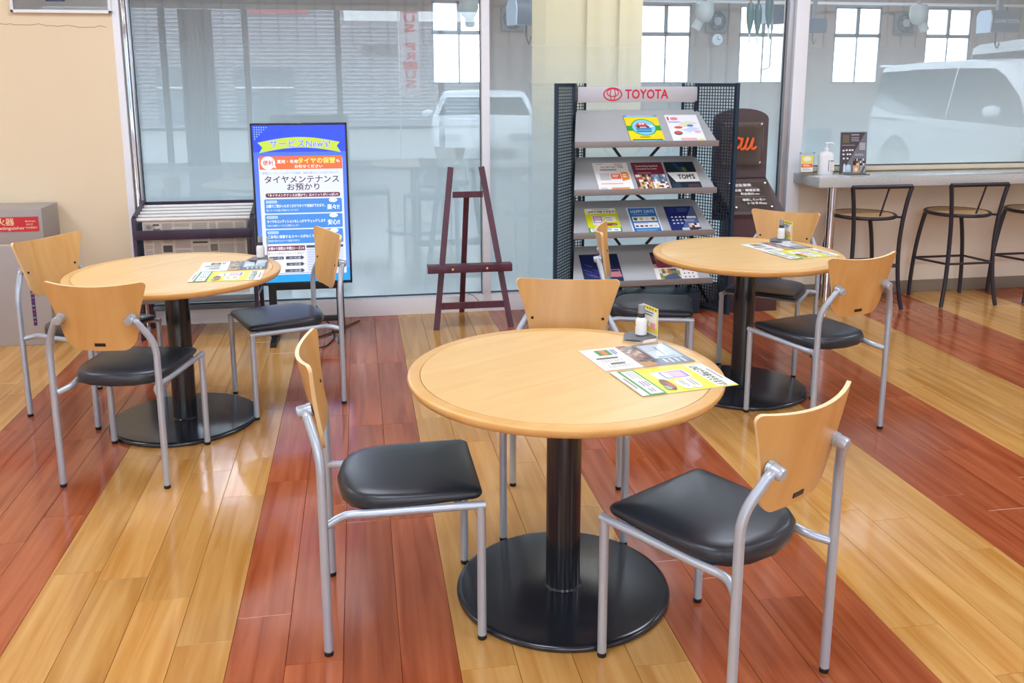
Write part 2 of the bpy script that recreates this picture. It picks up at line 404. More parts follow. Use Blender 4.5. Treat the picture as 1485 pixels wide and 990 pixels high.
# --- the rest of the showroom, behind the camera: ceiling, side walls, tall front windows
struct(MB().box(XL, XR, YF-.2, YW+.12, ZC, ZC+.1).build('ceiling', CEIL, smooth=0))
struct(MB().box(XL-.12, XL, YF, YW+.12, 0, ZC).build('wall_side_left', BEIGE2, smooth=0))
struct(MB().box(XR, XR+.12, YF, YW+.12, 0, ZC).build('wall_side_right', BEIGE2, smooth=0))
struct(MB().box(XL, XR, YF-.15, YF, 2.78, ZC).box(2.3, XR, YF-.15, YF, 0, 2.78).build('wall_front', BEIGE2, smooth=0))
fx = [XL, -3.3, -1.9, -.3, 1.55, 2.3]
for i in range(len(fx)-1):
    w = struct(thing('window_%d' % (i+4), None, None, ((fx[i]+fx[i+1])/2, YF-.05, 0))); tag(w, 'tall showroom window facing the street, %s from the side wall' % ('first', 'second', 'third', 'fourth', 'fifth')[i])
    hw = (fx[i+1]-fx[i])/2
    MB().box(-hw+.05, hw-.05, -.004, .004, .10, 2.78).build('glass_pane', pane_mat('window_glass', (.97, .985, .985), 1.45, 1.0), w, 0)
    for s in (-1, 1): MB().box(s*hw-.05, s*hw+.05, -.05, .05, 0, 2.78, bev=.004).build('mullion', ALUW, w)
    MB().box(-hw+.05, hw-.05, -.04, .04, 0, .10).build('sill', ALUW, w)
# large ceiling panels added out of view for soft, even room light
for i, lx in enumerate((-3.4, -.6, 2.2, 5.2)):
    for j, ly in enumerate((-2.4, 1.0, 4.2)):
        L = thing('ceiling_fill_light', 'square white fill light panel added out of view, row %s from the partition, %s from the left' % (('third', 'second', 'first')[j], ('first', 'second', 'third', 'fourth')[i]), 'lamp', (lx, ly, ZC), group='added ceiling fill panels')
        MB().box(-.62, .62, -.62, .62, -.03, 0, bev=.006).build('housing', WHT, L)
        d = MB().add([(-.58, -.58, -.032), (.58, -.58, -.032), (.58, .58, -.032), (-.58, .58, -.032)], [(3, 2, 1, 0)])
        m = emit('fill_panel', '#e6efff', CEIL_FILL); d.build('diffuser', m, L, 0)
# dark curtain drawn beside a front window (seen mirrored in the glass)
cu = MB(); n = 40; V = []
for i in range(n+1):
    x = -2.98+.56*i/n; yy = YF+.16+.05*math.sin(i*1.3)
    V += [(x-.05*0, yy, .06), (x, yy, 2.75)]
cu.add(V, [(2*i, 2*i+2, 2*i+3, 2*i+1) for i in range(n)])
c = cu.build('curtain', mat('curtain_brown', '#5d5049', .9), None, 80)
md = c.modifiers.new('solid', 'SOLIDIFY'); md.thickness = .008
tag(c, 'dark brown curtain at the street window, mirrored in the left glass pane', 'curtain')
# ================================================================== TABLES
def round_table(loc, label, rz):
    t = thing('round_table', label, 'table', loc, rz, 'round cafe tables')
    R = .4585; H = .70; RI = R-.038
    MB().lathe([(0, H-.030), (RI, H-.030), (RI, H), (0, H)][0:0] + [(.001, H-.028), (RI, H-.028), (RI, H-.0004), (.001, H-.0004)], 96).build('table_top', TOPW, t)
    prof = [(RI+.0012, H-.026), (RI+.0012, H-.0020), (RI+.003, H)] + [(R-.006+.006*math.cos(math.radians(a)), H-.006+.006*math.sin(math.radians(a))) for a in (90, 60, 30, 0)] \
        + [(R-.002, H-.016), (R-.009, H-.026), (R-.014, H-.0285), (RI-.03, H-.0285), (RI-.03, H-.028)]
    MB().lathe(prof, 96).build('edge_band', RIMW, t)
    MB().lathe([(.052, .02), (.052, H-.045), (.056, H-.043), (.056, H-.029)], 40).build('column', BLKM, t)
    MB().box(-.15, .15, -.03, .03, H-.045, H-.0290).build('mounting_plate', BLKM, t)
    Rb = .3245
    MB().lathe([(Rb-.006, 0), (Rb-.001, .004), (Rb, .010), (Rb-.002, .015), (Rb-.008, .019), (Rb-.016, .020), (.058, .020), (.054, .026), (.051, .026)], 96).build('base_plate', BLKM, t)
    return t
T1, T2, T3 = (.573, 2.438, 0), (-.824, 4.090, 0), (1.868, 4.065, 0)
round_table(T1, 'nearest round maple table on a black disc base, in the foreground', .5)
round_table(T2, 'round maple table by the beige wall, in front of the newspaper rack', .9)
round_table(T3, 'round maple table in front of the brochure rack and lectern', .2)

# ================================================================== CHAIRS
def smooth_path(pts, rad, n=5):
    """polyline with rounded corners"""
    P = [Vector(p) for p in pts]; out = [P[0]]
    for i in range(1, len(P)-1):
        a = (P[i-1]-P[i]); b = (P[i+1]-P[i]); r = min(rad, a.length*.48, b.length*.48)
        out += bez(P[i]+a.normalized()*r, P[i], P[i]+b.normalized()*r, n)
    return out+[P[-1]]
def make_chair():
    ch = thing('cafe_chair', 'x', 'chair', group='cafe chairs around the round tables')
    hx, hy, r = .2025, .21, .0125
    for s in (-1, 1):
        lg = MB().tube([(s*hx, hy, .012), (s*hx, hy, .402)], r, 16).build('leg', SILV, ch)
        MB().lathe([(.0115, 0), (.0125, .002), (.0125, .014)], 16, c=(s*hx, hy, 0)).build('glide', RUB, lg)
        path = smooth_path([(s*hx, -hy, .012), (s*hx, -hy, .575), (s*.150, -.243, .668), (s*.138, -.247, .674)], .10, 7)
        rl = MB().tube(path, r, 16).build('leg', SILV, ch)
        MB().lathe([(.0115, 0), (.0125, .002), (.0125, .014)], 16, c=(s*hx, -hy, 0)).build('glide', RUB, rl)
        # side rail: mitred on the front leg, sweeps out to the rear leg
        MB().tube(smooth_path([(s*hx, hy+.0125, .402), (s*.172, -.10, .388), (s*.163, -.155, .386), (s*.196, -.203, .374)], .06, 6), .0115, 14).build('seat_rail', SILV, ch)
        # back mount: short drum from the leg end to the back of the plywood
        m4 = Matrix.Translation((s*.132, -.2665, .6710)) @ Matrix.Rotation(-PI/2+.21, 4, 'X')
        MB().lathe([(.001, -.002), (.014, -.001), (.0165, .003), (.0165, .027), (.0185, .028), (.0185, .0385)], 20, mat4=m4).build('back_mount', SILV, ch)
    MB().tube([(-.172, -.09, .388), (.172, -.09, .388)], .010, 12).build('cross_bar', SILV, ch)
    MB().tube([(-.195, .15, .398), (.195, .15, .398)], .010, 12).build('cross_bar', SILV, ch)
    # seat: square front, bowed back
    out = arc(.165, .195, .022, 0, 90, 4)+arc(-.165, .195, .022, 90, 180, 4)
    left = [(-.186, .10), (-.184, .0), (-.178, -.06)]+[(-.165, -.105)]
    back = [(-.138, -.138), (-.085, -.163), (0, -.175), (.085, -.163), (.138, -.138)]
    out = out+left+back+[(-x, y) for x, y in left[::-1]]
    n = len(out); cx, cy = 0, .02; V = []; rings = [(.95, 0), (.985, .03), (1.0, .22), (1.008, .45), (1.0, .68), (.975, .86), (.92, .97), (.80, 1.05), (.55, 1.13), (.25, 1.16)]
    for sc, q in rings:
        for x, y in out:
            X = cx+(x-cx)*sc; Y = cy+(y-cy)*sc; t = max(0, min(1, (Y+.17)/.39)); zb_ = .390+.023*t; zt_ = .441-.004*t
            V.append((X, Y, zb_+(zt_-zb_)*q))
    Fs = [(i*n+k, i*n+(k+1) % n, (i+1)*n+(k+1) % n, (i+1)*n+k) for i in range(len(rings)-1) for k in range(n)]
    Fs += [tuple(range(n-1, -1, -1)), tuple(range((len(rings)-1)*n, len(rings)*n))]
    MB().add(V, Fs).build('seat', VINYL, ch, 60)
    # backrest: bent plywood, wide at the top with swept ends, rounded below
    def surf(x, z): return -.2085-.22*(z-.55)+1.25*x*x*(.75+.9*(z-.55))
    VS = [0, .004, .015, .035, .07, .12, .18, .25, .33, .45, .57, .69, .80, .89, .924, .945, .962, .976, .988, .996, 1.0]; nu, nv, th = 24, 20, .0105; V = []; Fs = []
    def halfw(v):      # v 0 bottom .. 1 top : half width
        z = v*.262
        if z < .085: return .074+.066*math.sqrt(max(0, 1-((.085-z)/.085)**2))
        w = .140+(.193-.140)*((z-.085)/.177)**1.15
        dz = (1-v)*.262; rc = .020
        return w if dz >= rc else w-rc+math.sqrt(max(0, rc*rc-(rc-dz)**2))
    for face in (0, 1):
        for j in range(nv+1):
            v = VS[j]
            for i in range(nu+1):
                u = 2*i/nu-1; x = u*halfw(v); z = .548+v*.262
                z += v*.012*(u*u-.6) - (.0)*(1-v)
                if v == 0: z += .004*u*u
                y = surf(x, z); nx = 2*1.25*.9*x; l = math.hypot(1, nx)
                if face: V.append((x+nx/l*th, y-th/l, z-.22*th*.5))
                else: V.append((x, y, z))
    N = (nu+1)*(nv+1)
    for j in range(nv):
        for i in range(nu):
            a = j*(nu+1)+i
            Fs += [(a+1, a, a+nu+1, a+nu+2), (N+a, N+a+1, N+a+nu+2, N+a+nu+1)]
    mb = MB().add(V, Fs, 0)
    rim = [i for i in range(nu+1)]+[(j+1)*(nu+1)+nu for j in range(nv)]+[nv*(nu+1)+i for i in range(nu-1, -1, -1)]+[j*(nu+1) for j in range(nv-1, 0, -1)]
    mb2 = [(rim[k], rim[(k+1) % len(rim)], rim[(k+1) % len(rim)]+N, rim[k]+N) for k in range(len(rim))]
    for f in mb2: mb.f.append(f); mb.m.append(1)
    br = mb.build('backrest', [PLYW, PLYE], ch, 50)
    for s in (-1, 1):
        x = s*.130; z = .668; y = surf(x, z)
        m4 = Matrix.Translation((x, y+.0005, z)) @ Matrix.Rotation(-PI/2+.21, 4, 'X')
        MB().lathe([(.0055, -.002), (.0055, .001), (.003, .0016), (.003, .0006), (.001, .0006)], 14, mat4=m4).build('bolt', RUB, br)
    z = .572; y = surf(0, z)-th-.0006
    m4 = Matrix.Translation((0, y-.0010, z)) @ Matrix.Rotation(PI/2+.21, 4, 'X') @ Matrix.Rotation(0, 4, 'Z')
    tg = MB().box(-.020, .020, -.006, .006, -.002, .0012, mat4=m4).build('maker_tag', BLKP, br, 0)
    return ch
chair0 = make_chair()
def heading(fx, fy): return math.atan2(fy, fx)-PI/2
CH = [((.0845, 2.431), (1, .004), 'cafe chair at the nearest table, facing right, standing on the red stripe'),
      ((.884, 2.016), (-.498, .867), 'cafe chair at the nearest table, in the right foreground, seen from behind'),
      ((.688, 2.911), (-.245, -.97), 'cafe chair behind the nearest table, facing the camera'),
      ((-.9215, 3.616), (.201, .98), 'cafe chair at the table by the beige wall, back turned to the camera'),
      ((-1.261, 4.325), (.845, -.53), 'cafe chair at the table by the beige wall, beside the extinguisher box'),
      ((-.377, 4.303), (-.935, -.355), 'cafe chair in front of the lit display screen'),
      ((1.414, 4.204), (.947, -.32), 'cafe chair directly in front of the brochure rack'),
      ((2.198, 4.468), (-.657, -.754), 'cafe chair by the lectern, facing the camera behind the far table'),
      ((2.009, 3.600), (-.269, .963), 'cafe chair at the table by the lectern, back turned to the camera')]
for i, (c, f, lb) in enumerate(CH):
    if i == 0: chair0['label'] = lb; chair0.location = (c[0], c[1], 0); chair0.rotation_euler = (0, 0, heading(*f))
    else: copy_tree(chair0, None, lb, (c[0], c[1], 0), heading(*f))

# ================================================================== COUNTER AND BAR STOOLS
ct = thing('counter', 'grey stone counter along the glass with a chrome leg', 'counter', (2.985, YW, 0))
MB().box(.0, 4.5, -.40, -.035, .835, .902, bev=.004).build('counter_top', STONE, ct)
MB().tube([(.13, -.345, 0.004), (.13, -.345, .836)], .029, 28).build('leg', CHRM, ct)
MB().lathe([(.042, 0), (.042, .004), (.03, .008)], 24, c=(.13, -.345, 0)).build('foot', CHRM, ct)
MB().lathe([(.03, .826), (.042, .830), (.042, .8352)], 24, c=(.13, -.345, 0)).build('flange', CHRM, ct)
def make_stool():
    st = thing('bar_stool', 'x', 'stool', group='bar stools at the stone counter')
    r = .0138; zs = .640; rs = .205; cy = .015
    for s in (-1, 1):
        # rear leg (towards the room) runs up past the seat to the back rail
        p = bez((s*.208, -.190, .006), (s*.165, -.165, .20), (s*.168, -.165, .45), 8)[:-1]+bez((s*.168, -.165, .45), (s*.172, -.17, .66), (s*.213, -.19, .845), 8)
        lg = MB().tube(p, r, 12).build('leg', STOOLM, st)
        p = bez((s*.203, .185, .006), (s*.205, .18, .36), (s*.135, .165, zs-.012), 10)
        MB().tube(p, r, 12).build('leg', STOOLM, st)
        MB().tube([(s*.168, -.165, zs-.005), (s*.150, -.130, zs-.008)], .007, 8).build('seat_bracket', STOOLM, st)
        MB().tube([(s*.175, -.172, .303), (s*.200, .178, .285)], .008, 10).build('footrest_bar', STOOLM, st)
    MB().tube([(-.213, -.19, .845), (.213, -.19, .845)], r, 12).build('back_rail', STOOLM, st)
    MB().tube([(.05, -.19, .84), (.02, -.15, zs)], .006, 8).build('back_rod', STOOLM, st)
    MB().tube([(-.174, -.17, .303), (.174, -.17, .303)], .008, 10).build('footrest_bar', STOOLM, st)
    MB().tube([(-.198, .178, .285), (.198, .178, .285)], .008, 10).build('footrest_bar', STOOLM, st)
    MB().tube([(rs*math.cos(a), cy+rs*math.sin(a), zs-.008) for a in [2*PI*k/40 for k in range(40)]], .0125, 10, closed=True).build('seat_ring', STOOLM, st)
    MB().lathe([(rs-.012, zs-.016), (rs-.010, zs-.002), (rs-.016, zs+.003), (.001, zs+.004)], 40, c=(0, cy, 0)).build('seat', STOOLW, st)
    MB().box(-.16, .16, cy-.002, cy+.002, zs+.0035, zs+.0048).build('seat_seam', BLKP, st, 0)
    return st
st0 = make_stool()
for i, (x, lb) in enumerate(((3.388, 'black tube bar stool nearest the chrome counter leg'), (4.100, 'middle black tube bar stool at the stone counter'), (4.735, 'black tube bar stool cut off by the right edge'))):
    if i == 0: st0.location = (x, 5.55, 0); st0['label'] = lb
    else: copy_tree(st0, None, lb, (x, 5.55, 0), 0)
# ================================================================== EASEL
ez = thing('easel', 'dark mahogany display easel standing before the glass', 'easel', (.68, 5.41, 0))
def fl(x, z, dy=0): return (x, .20*z/1.0*.9+dy, z)       # points on the leaning front plane
for s, x0, x1 in ((-1, -.236, -.115), (1, .237, .079)):
    MB().bar(fl(x0, .0), fl(x1, 1.0), .036, .020, up=(0, 1, 0)).build('leg', MAHO, ez, 0)
MB().bar(fl(-.108, .83), fl(.083, .83), .014, .038).build('cross_bar', MAHO, ez, 0)
MB().bar(fl(-.215, .145, -.001), fl(.21, .145, -.001), .014, .042).build('cross_bar', MAHO, ez, 0)
tr = MB().box(-.285, .245, .005, .058, .393, .410, bev=.003).box(-.285, .245, -.012, .006, .362, .410, bev=.003).build('tray', MAHO, ez)
for x in (-.13, .085): MB().lathe([(.001, 0), (.008, .001), (.008, .004), (.004, .007), (.001, .007)], 14, mat4=Matrix.Translation((x, -.0115, .385)) @ Matrix.Rotation(PI/2, 4, 'X')).build('wing_nut', mat('brass', '#c9b070', .3, .9), tr)
MB().bar((-.018, .17, .82), (-.030, .415, 0), .034, .018, up=(0, 1, 0)).build('leg', MAHO, ez, 0)
MB().tube([(.05, .03, .15), (.03, .2, .16), (-.0, .385, .14)], .002, 6).build('chain', BLKP, ez)

# ================================================================== BROCHURE RACK
rk = thing('brochure_rack', 'tall brochure rack with mesh wings and four silver sloping shelves', 'rack', (1.80, 5.72, 0))
def mesh_panel(parent, a, b, z0, z1, pitch=.020, w=.0048):
    """perforated steel wing between two uprights: frame plus woven wires"""
    a = Vector((a[0], a[1], 0)); b = Vector((b[0], b[1], 0)); L = (b-a).length; d = (b-a).normalized()
    g = MB(); n = int(L/pitch); m = int((z1-z0)/pitch)
    for i in range(1, n):
        q = a+d*(L*i/n); g.bar((q.x, q.y, z0), (q.x, q.y, z1), w, w, up=(0, 1, 0))
    for j in range(1, m):
        z = z0+(z1-z0)*j/m; g.bar((a.x, a.y, z), (b.x, b.y, z), w, w)
    return g
for s in (-1, 1):
    A = (s*.415, 0); B = (s*.59, -.26); Z0, Z1 = .02, 1.515
    wg = MB()
    for P in (A, B): wg.box(P[0]-.011, P[0]+.011, P[1]-.011, P[1]+.011, 0, Z1)
    for z in (Z0, Z1-.012): wg.bar((A[0], A[1], z), (B[0], B[1], z), .016, .022)
    w_ = wg.build('wing_frame', RACKD, rk, 0)
    mesh_panel(rk, A, B, Z0, Z1).build('wing_mesh', RACKD, w_, 0)['kind'] = 'stuff'
    C = (s*.335, .03)
    MB().box(C[0]-.008, C[0]+.008, C[1]-.008, C[1]+.008, 0, Z1).build('rear_post', RACKD, rk, 0)
    mesh_panel(rk, C, A, Z0, Z1, .0185).build('rear_mesh', RACKD, w_, 0)['kind'] = 'stuff'
    MB().bar((A[0]*.99, -.012, 1.40), (s*.36, .03, .75), .012, .016).build('wing_brace', BLKP, rk, 0)
    MB().bar((s*.50, -.15, .06), (s*.40, -.02, .28), .012, .016).build('wing_brace', BLKP, rk, 0)
MB().box(-.38, .42, -.20, .0, .004, .14, bev=.006).build('plinth', RACKD, rk)
# header board with emblem and lettering
hd = MB().box(-.392, .418, -.012, .008, 1.392, 1.492, bev=.003).build('header_board', mat('header_silver', '#c3c4c8', .35, .2), rk)
pr = Print(rough=.4); pr.ring(-.160, 1.444, .064, .044, .0085, '#d3243c'); pr.ring(-.160, 1.4545, .042, .028, .0065, '#d3243c'); pr.ring(-.160, 1.444, .020, .041, .006, '#d3243c')
pr.text('TOYOTA', -.075, .215, 1.416, 1.474, '#d3243c', .025)
pr.build('emblem_lettering', hd, at(0, -.0125, 0))
# shelves
SLOPE = []
for k, (zf, zb) in enumerate(((1.139, 1.342), (.838, 1.038), (.562, .748), (.240, .444))):
    sh = MB(); yf, yb = -.26, 0.0; t = .008; xa, xb = -.40, .44; n = Vector((0, -(zb-zf), (yb-yf))).normalized()
    xl, xr = -.50, .475
    V = [(xl+.03, yf, zf), (xr, yf, zf), (xb-.015, yb, zb), (xa, yb, zb)]
    sh.add(V+[(x, y, z-t) for x, y, z in V], [(0, 1, 2, 3), (7, 6, 5, 4), (0, 4, 5, 1), (1, 5, 6, 2), (2, 6, 7, 3), (3, 7, 4, 0)])
    s_ = sh.build('shelf', SHELF, rk, 0)
    MB().box(xl+.03, xr, yf-.014, yf, zf-.020, zf+.018, bev=.002).build('shelf_lip', SHELFL, s_)
    # x-shaped stays below
    MB().bar((-.30, .012, zf+.17), (.12 if k % 2 else -.08, .012, zf-.12), .010, .018).build('stay', BLKP, rk, 0)
    MB().bar((.36 if k % 2 == 0 else .20, .012, zf+.17), (.10 if k % 2 == 0 else -.10, .012, zf-.12), .010, .018).build('stay', BLKP, rk, 0)
    SLOPE.append((zf, zb))
def on_shelf(k, u, w, off=.0):
    """matrix with local x along the shelf, y up its slope, z off the shelf; origin at the booklet's lower left corner"""
    zf, zb = SLOPE[k]; d = Vector((0, .26, zb-zf)).normalized(); x = Vector((1, 0, 0)); n = x.cross(d)
    m = Matrix((x, d, n)).transposed().to_4x4(); m.translation = Vector((1.80+u, 5.72-.26, zf))+d*.002+n*(.0005+off)
    return m
def booklet(k, u, w, h, label, design, cover='#f2f2f0', th=.004, name='brochure', lean=0):
    m = on_shelf(k, u, w) @ Matrix.Rotation(lean, 4, 'Z')
    o = thing(name, label, 'brochure', group='brochures on the display rack'); o.matrix_world = m
    MB().box(0, w, 0, h, 0, th).build('pages', mat('ink_'+cover.lstrip('#'), cover, .35), o, 0)
    pr = Print(); design(pr, w, h); pr.build('printed_cover', o, Matrix.Translation((0, 0, th+.0002)))
    return o
def d_yellow(p, w, h):
    p.rect(0, w, 0, h, '#f7dd1c'); p.rect(0, w, .94*h, h, '#4ba3e0'); p.bars(.1*w, .9*w, .955*h, .985*h, 1, '#e8f3fb')
    p.rect(0, w, .44*h, .62*h, '#2f9e48'); p.el(w/2, .56*h, .37*w, .30*h, '#2f9e48'); p.el(w/2, .56*h, .34*w, .275*h, '#86d2ee')
    p.poly([(.24*w, .58*h), (.30*w, .66*h), (.36*w, .73*h), (.56*w, .73*h), (.62*w, .64*h), (.74*w, .62*h), (.74*w, .58*h)], '#d8473f')
    p.rect(.38*w, .46*w, .66*h, .71*h, '#f6f3ee'); p.rect(.48*w, .54*w, .66*h, .71*h, '#f6f3ee'); p.rect(.62*w, .78*w, .57*h, .63*h, '#f2f2f2')
    for x in (.34, .62): p.el(x*w, .57*h, .05*w, .038*h, '#3a3a40', 12)
    p.bars(.26*w, .74*w, .36*h, .52*h, 2, '#2c6ca8', .6, .1); p.bars(.30*w, .70*w, .17*h, .22*h, 1, '#6b6a22', .5)
    p.rect(.06*w, .94*w, .10*h, .13*h, '#4d6b1f'); p.rect(0, w, 0, .09*h, '#4ba3e0'); p.rect(.05*w, .72*w, .02*h, .07*h, '#f4f7fa')
def d_map(p, w, h):
    p.rect(0, w, 0, h, '#eef0f4'); p.rect(.05*w, .10*w, .80*h, .93*h, '#d9334a'); p.el(.26*w, .86*h, .12*w, .055*h, '#e58a90'); p.bars(.05*w, .5*w, .70*h, .76*h, 2, '#6a8fd0')
    p.poly([(.3*w, .62*h), (.62*w, .78*h), (.95*w, .70*h), (.55*w, .55*h)], '#e2e3c2'); p.poly([(.35*w, .45*h), (.7*w, .55*h), (.95*w, .5*h), (.6*w, .36*h)], '#c8d6ee')
    p.el(.30*w, .54*h, .13*w, .045*h, '#dd5a48'); p.el(.24*w, .34*h, .13*w, .075*h, '#5a5d66'); p.el(.24*w, .36*h, .10*w, .05*h, '#d8544a'); p.el(.68*w, .60*h, .10*w, .04*h, '#4b86cc')
    p.el(.84*w, .38*h, .10*w, .05*h, '#e6b9c6'); p.bars(.25*w, .78*w, .06*h, .16*h, 2, '#e79a9a', .6); p.rect(.80*w, .96*w, .05*h, .14*h, '#e9e08a')
def d_white(p, w, h):
    p.rect(0, w, 0, h, '#f4f2ec'); p.bars(.10*w, .35*w, .92*h, .96*h, 1, '#b7b2a8'); p.bars(.62*w, .92*w, .88*h, .96*h, 2, '#e0a08c')
    p.text('はじめてのご予約', .22*w, .86*w, .80*h, .88*h, '#5b4a44', .01); p.bars(.18*w, .7*w, .70*h, .76*h, 1, '#6d5a55')
    p.rect(.12*w, .42*w, .38*h, .62*h, '#c9cbcb'); p.rect(.44*w, .72*w, .42*h, .60*h, '#e8613f'); p.bars(.48*w, .68*w, .46*h, .56*h, 2, '#fbe8dd')
    p.poly([(.74*w, .34*h), (.96*w, .40*h), (.97*w, .58*h), (.92*w, .66*h), (.74*w, .66*h)], '#ef9337'); p.bars(.78*w, .92*w, .44*h, .58*h, 2, '#fdeedd')
    p.bars(.10*w, .92*w, .22*h, .27*h, 1, '#e29a94'); p.rect(.36*w, .88*w, .05*h, .12*h, '#ef9a62'); p.rect(.05*w, .25*w, .05*h, .13*h, '#d6d4ce')
def d_wine(p, w, h):
    p.rect(0, w, 0, h, '#7a2138'); p.text('Commercial Car Standard &', .10*w, .84*w, .84*h, .90*h, '#efe4e2', .012); p.text('Commercial Car Custom', .10*w, .78*w, .74*h, .80*h, '#efe4e2', .012); p.bars(.12*w, .7*w, .58*h, .63*h, 1, '#b98994')
    p.mosaic(.02*w, .50*w, .04*h, .56*h, 7, 6, ['#d9b26a', '#3b3a40', '#e9e4dc', '#b8463f', '#5a544f', '#c9a173']); p.mosaic(.52*w, .98*w, .30*h, .56*h, 6, 3, ['#9fb3c4', '#56687c', '#dfe6ea', '#7c8ea0']); p.mosaic(.52*w, .98*w, .04*h, .30*h, 6, 4, ['#e3c96c', '#e9e4dc', '#3b3a40', '#b8463f', '#f2efe8'])
def d_black(p, w, h):
    p.rect(0, w, 0, h, '#1b2a35'); p.poly([(.25*w, .95*h), (.40*w, .95*h), (.58*w, .66*h), (.45*w, .66*h)], '#274660'); p.poly([(.52*w, .80*h), (.66*w, .80*h), (.70*w, .66*h), (.58*w, .66*h)], '#6c7a3d')
    p.rect(0, w, .28*h, .62*h, '#d8d6d0'); p.poly([(0, .62*h), (0, .28*h), (.2*w, .28*h)], '#1b2a35'); p.text("TOM'S", .32*w, .88*w, .38*h, .54*h, '#23262b', .04); p.poly([(.05*w, .22*h), (.3*w, .25*h), (.34*w, 0), (.05*w, 0)], '#2d3f4b'); p.rect(.55*w, .95*w, .05*h, .20*h, '#4a3a40')
def d_line(p, w, h):
    p.rect(0, w, 0, h, '#dfe021'); p.rect(.04*w, .96*w, .80*h, h, '#f4f4e6'); p.bars(.25*w, .8*w, .94*h, .97*h, 1, '#5a6b5a')
    p.text('LINEで予約できます!', .10*w, .95*w, .82*h, .92*h, '#1f4a36', .03)
    p.rr(.18*w, .50*w, .36*h, .72*h, .02*w, '#f3f3f0'); p.rr(.21*w, .48*w, .44*h, .70*h, .012*w, '#8f86c4'); p.rect(.24*w, .45*w, .54*h, .67*h, '#f2bcc8'); p.rect(.24*w, .45*w, .46*h, .53*h, '#f6f4f4')
    p.el(.72*w, .62*h, .22*w, .065*h, '#f6f6ee'); p.el(.74*w, .52*h, .20*w, .06*h, '#f6f6ee'); p.bars(.58*w, .86*w, .59*h, .65*h, 2, '#8a8d88'); p.bars(.60*w, .86*w, .50*h, .55*h, 2, '#8a8d88')
    p.el(.70*w, .37*h, .22*w, .05*h, '#6b5638'); p.poly([(.60*w, .36*h), (.66*w, .42*h), (.80*w, .42*h), (.86*w, .36*h)], '#c04a38'); p.el(.82*w, .33*h, .08*w, .03*h, '#8fb09a')
    p.rect(0, w, .0, .25*h, '#3f9a45'); p.rect(.04*w, .96*w, .10*h, .23*h, '#f2f4ec'); p.rect(0, w, 0, .07*h, '#f6f6f2'); p.bars(.08*w, .40*w, .12*h, .21*h, 3, '#b3b6ae'); p.bars(.48*w, .70*w, .12*h, .21*h, 3, '#8b6a8f'); p.bars(.76*w, .92*w, .12*h, .18*h, 2, '#7b7f7a'); p.bars(.30*w, .85*w, .02*h, .05*h, 1, '#8a3a5c')
def d_happy(p, w, h):
    p.rect(0, w, 0, h, '#eef3f7'); p.rect(.04*w, .96*w, .02*h, .98*h, '#2374bd'); p.text('HAPPY DAYS', .12*w, .90*w, .78*h, .90*h, '#dfeefa', .012); p.bars(.15*w, .85*w, .70*h, .73*h, 1, '#a9cdea')
    p.rect(.10*w, .92*w, .46*h, .64*h, '#e9ecea'); 
    for i, c in enumerate(('#6b5a32', '#c9b873', '#d8d6c6', '#8f7f4a')): p.el((.20+.2*i)*w, .55*h, .07*w, .06*h, c, 14)
    p.rect(.10*w, .92*w, .20*h, .40*h, '#f0efec'); p.bars(.14*w, .6*w, .34*h, .38*h, 1, '#d3867a')
    for i, c in enumerate(('#27437c', '#2b2f3a', '#4a4d55', '#8f9094', '#c9c9cc')): p.rect((.13+.155*i)*w, (.24+.155*i)*w, .24*h, .30*h, c)
    p.bars(.12*w, .9*w, .06*h, .14*h, 2, '#9cc4e6', .4)
def d_navy(p, w, h):
    p.rect(0, w, 0, h, '#1d2b6b'); p.poly([(.30*w, 0), (w, 0), (w, h), (.92*w, h)], '#566c96'); p.bars(.40*w, .78*w, .76*h, .92*h, 3, '#6f7fb8', .35); p.rect(.10*w, .34*w, .72*h, .94*h, '#26357a')
    for i in range(4):
        for j in range(3):
            if i+j < 5: p.el((.16+.13*i)*w, (.58-.12*j)*h, .04*w, .025*h, '#e6eaf2', 10)
    p.rect(.64*w, .95*w, .52*h, .60*h, '#e8ebf0'); p.bars(.55*w, .92*w, .38*h, .46*h, 2, '#c3cddf'); p.rect(.36*w, .60*w, .02*h, .16*h, '#b9d6e2'); p.mosaic(.62*w, .98*w, .02*h, .32*h, 4, 4, ['#4b3434', '#d9b79c', '#2f3038', '#e4ddd8'])
def d_night(p, w, h):
    p.rect(0, w, 0, h, '#16204a')
    for i in range(16):
        x = random.uniform(.0, .7)*w; y = random.uniform(.25, .7)*h; l = random.uniform(.15, .3)*w; p.poly([(x, y), (x+l, y-.5*l), (x+l, y-.5*l-.003), (x, y-.002)], random.choice(['#7b6cf0', '#5747d6', '#a394ff']))
    p.poly([(.62*w, .20*h), (.66*w, .36*h), (.75*w, .46*h), (.95*w, .46*h), (.98*w, .20*h)], '#c98086'); p.poly([(.70*w, .38*h), (.76*w, .44*h), (.92*w, .44*h), (.94*w, .38*h)], '#3a2a4a'); p.el(.72*w, .04*h, .05*w, .02*h, '#d9cf6a', 12)
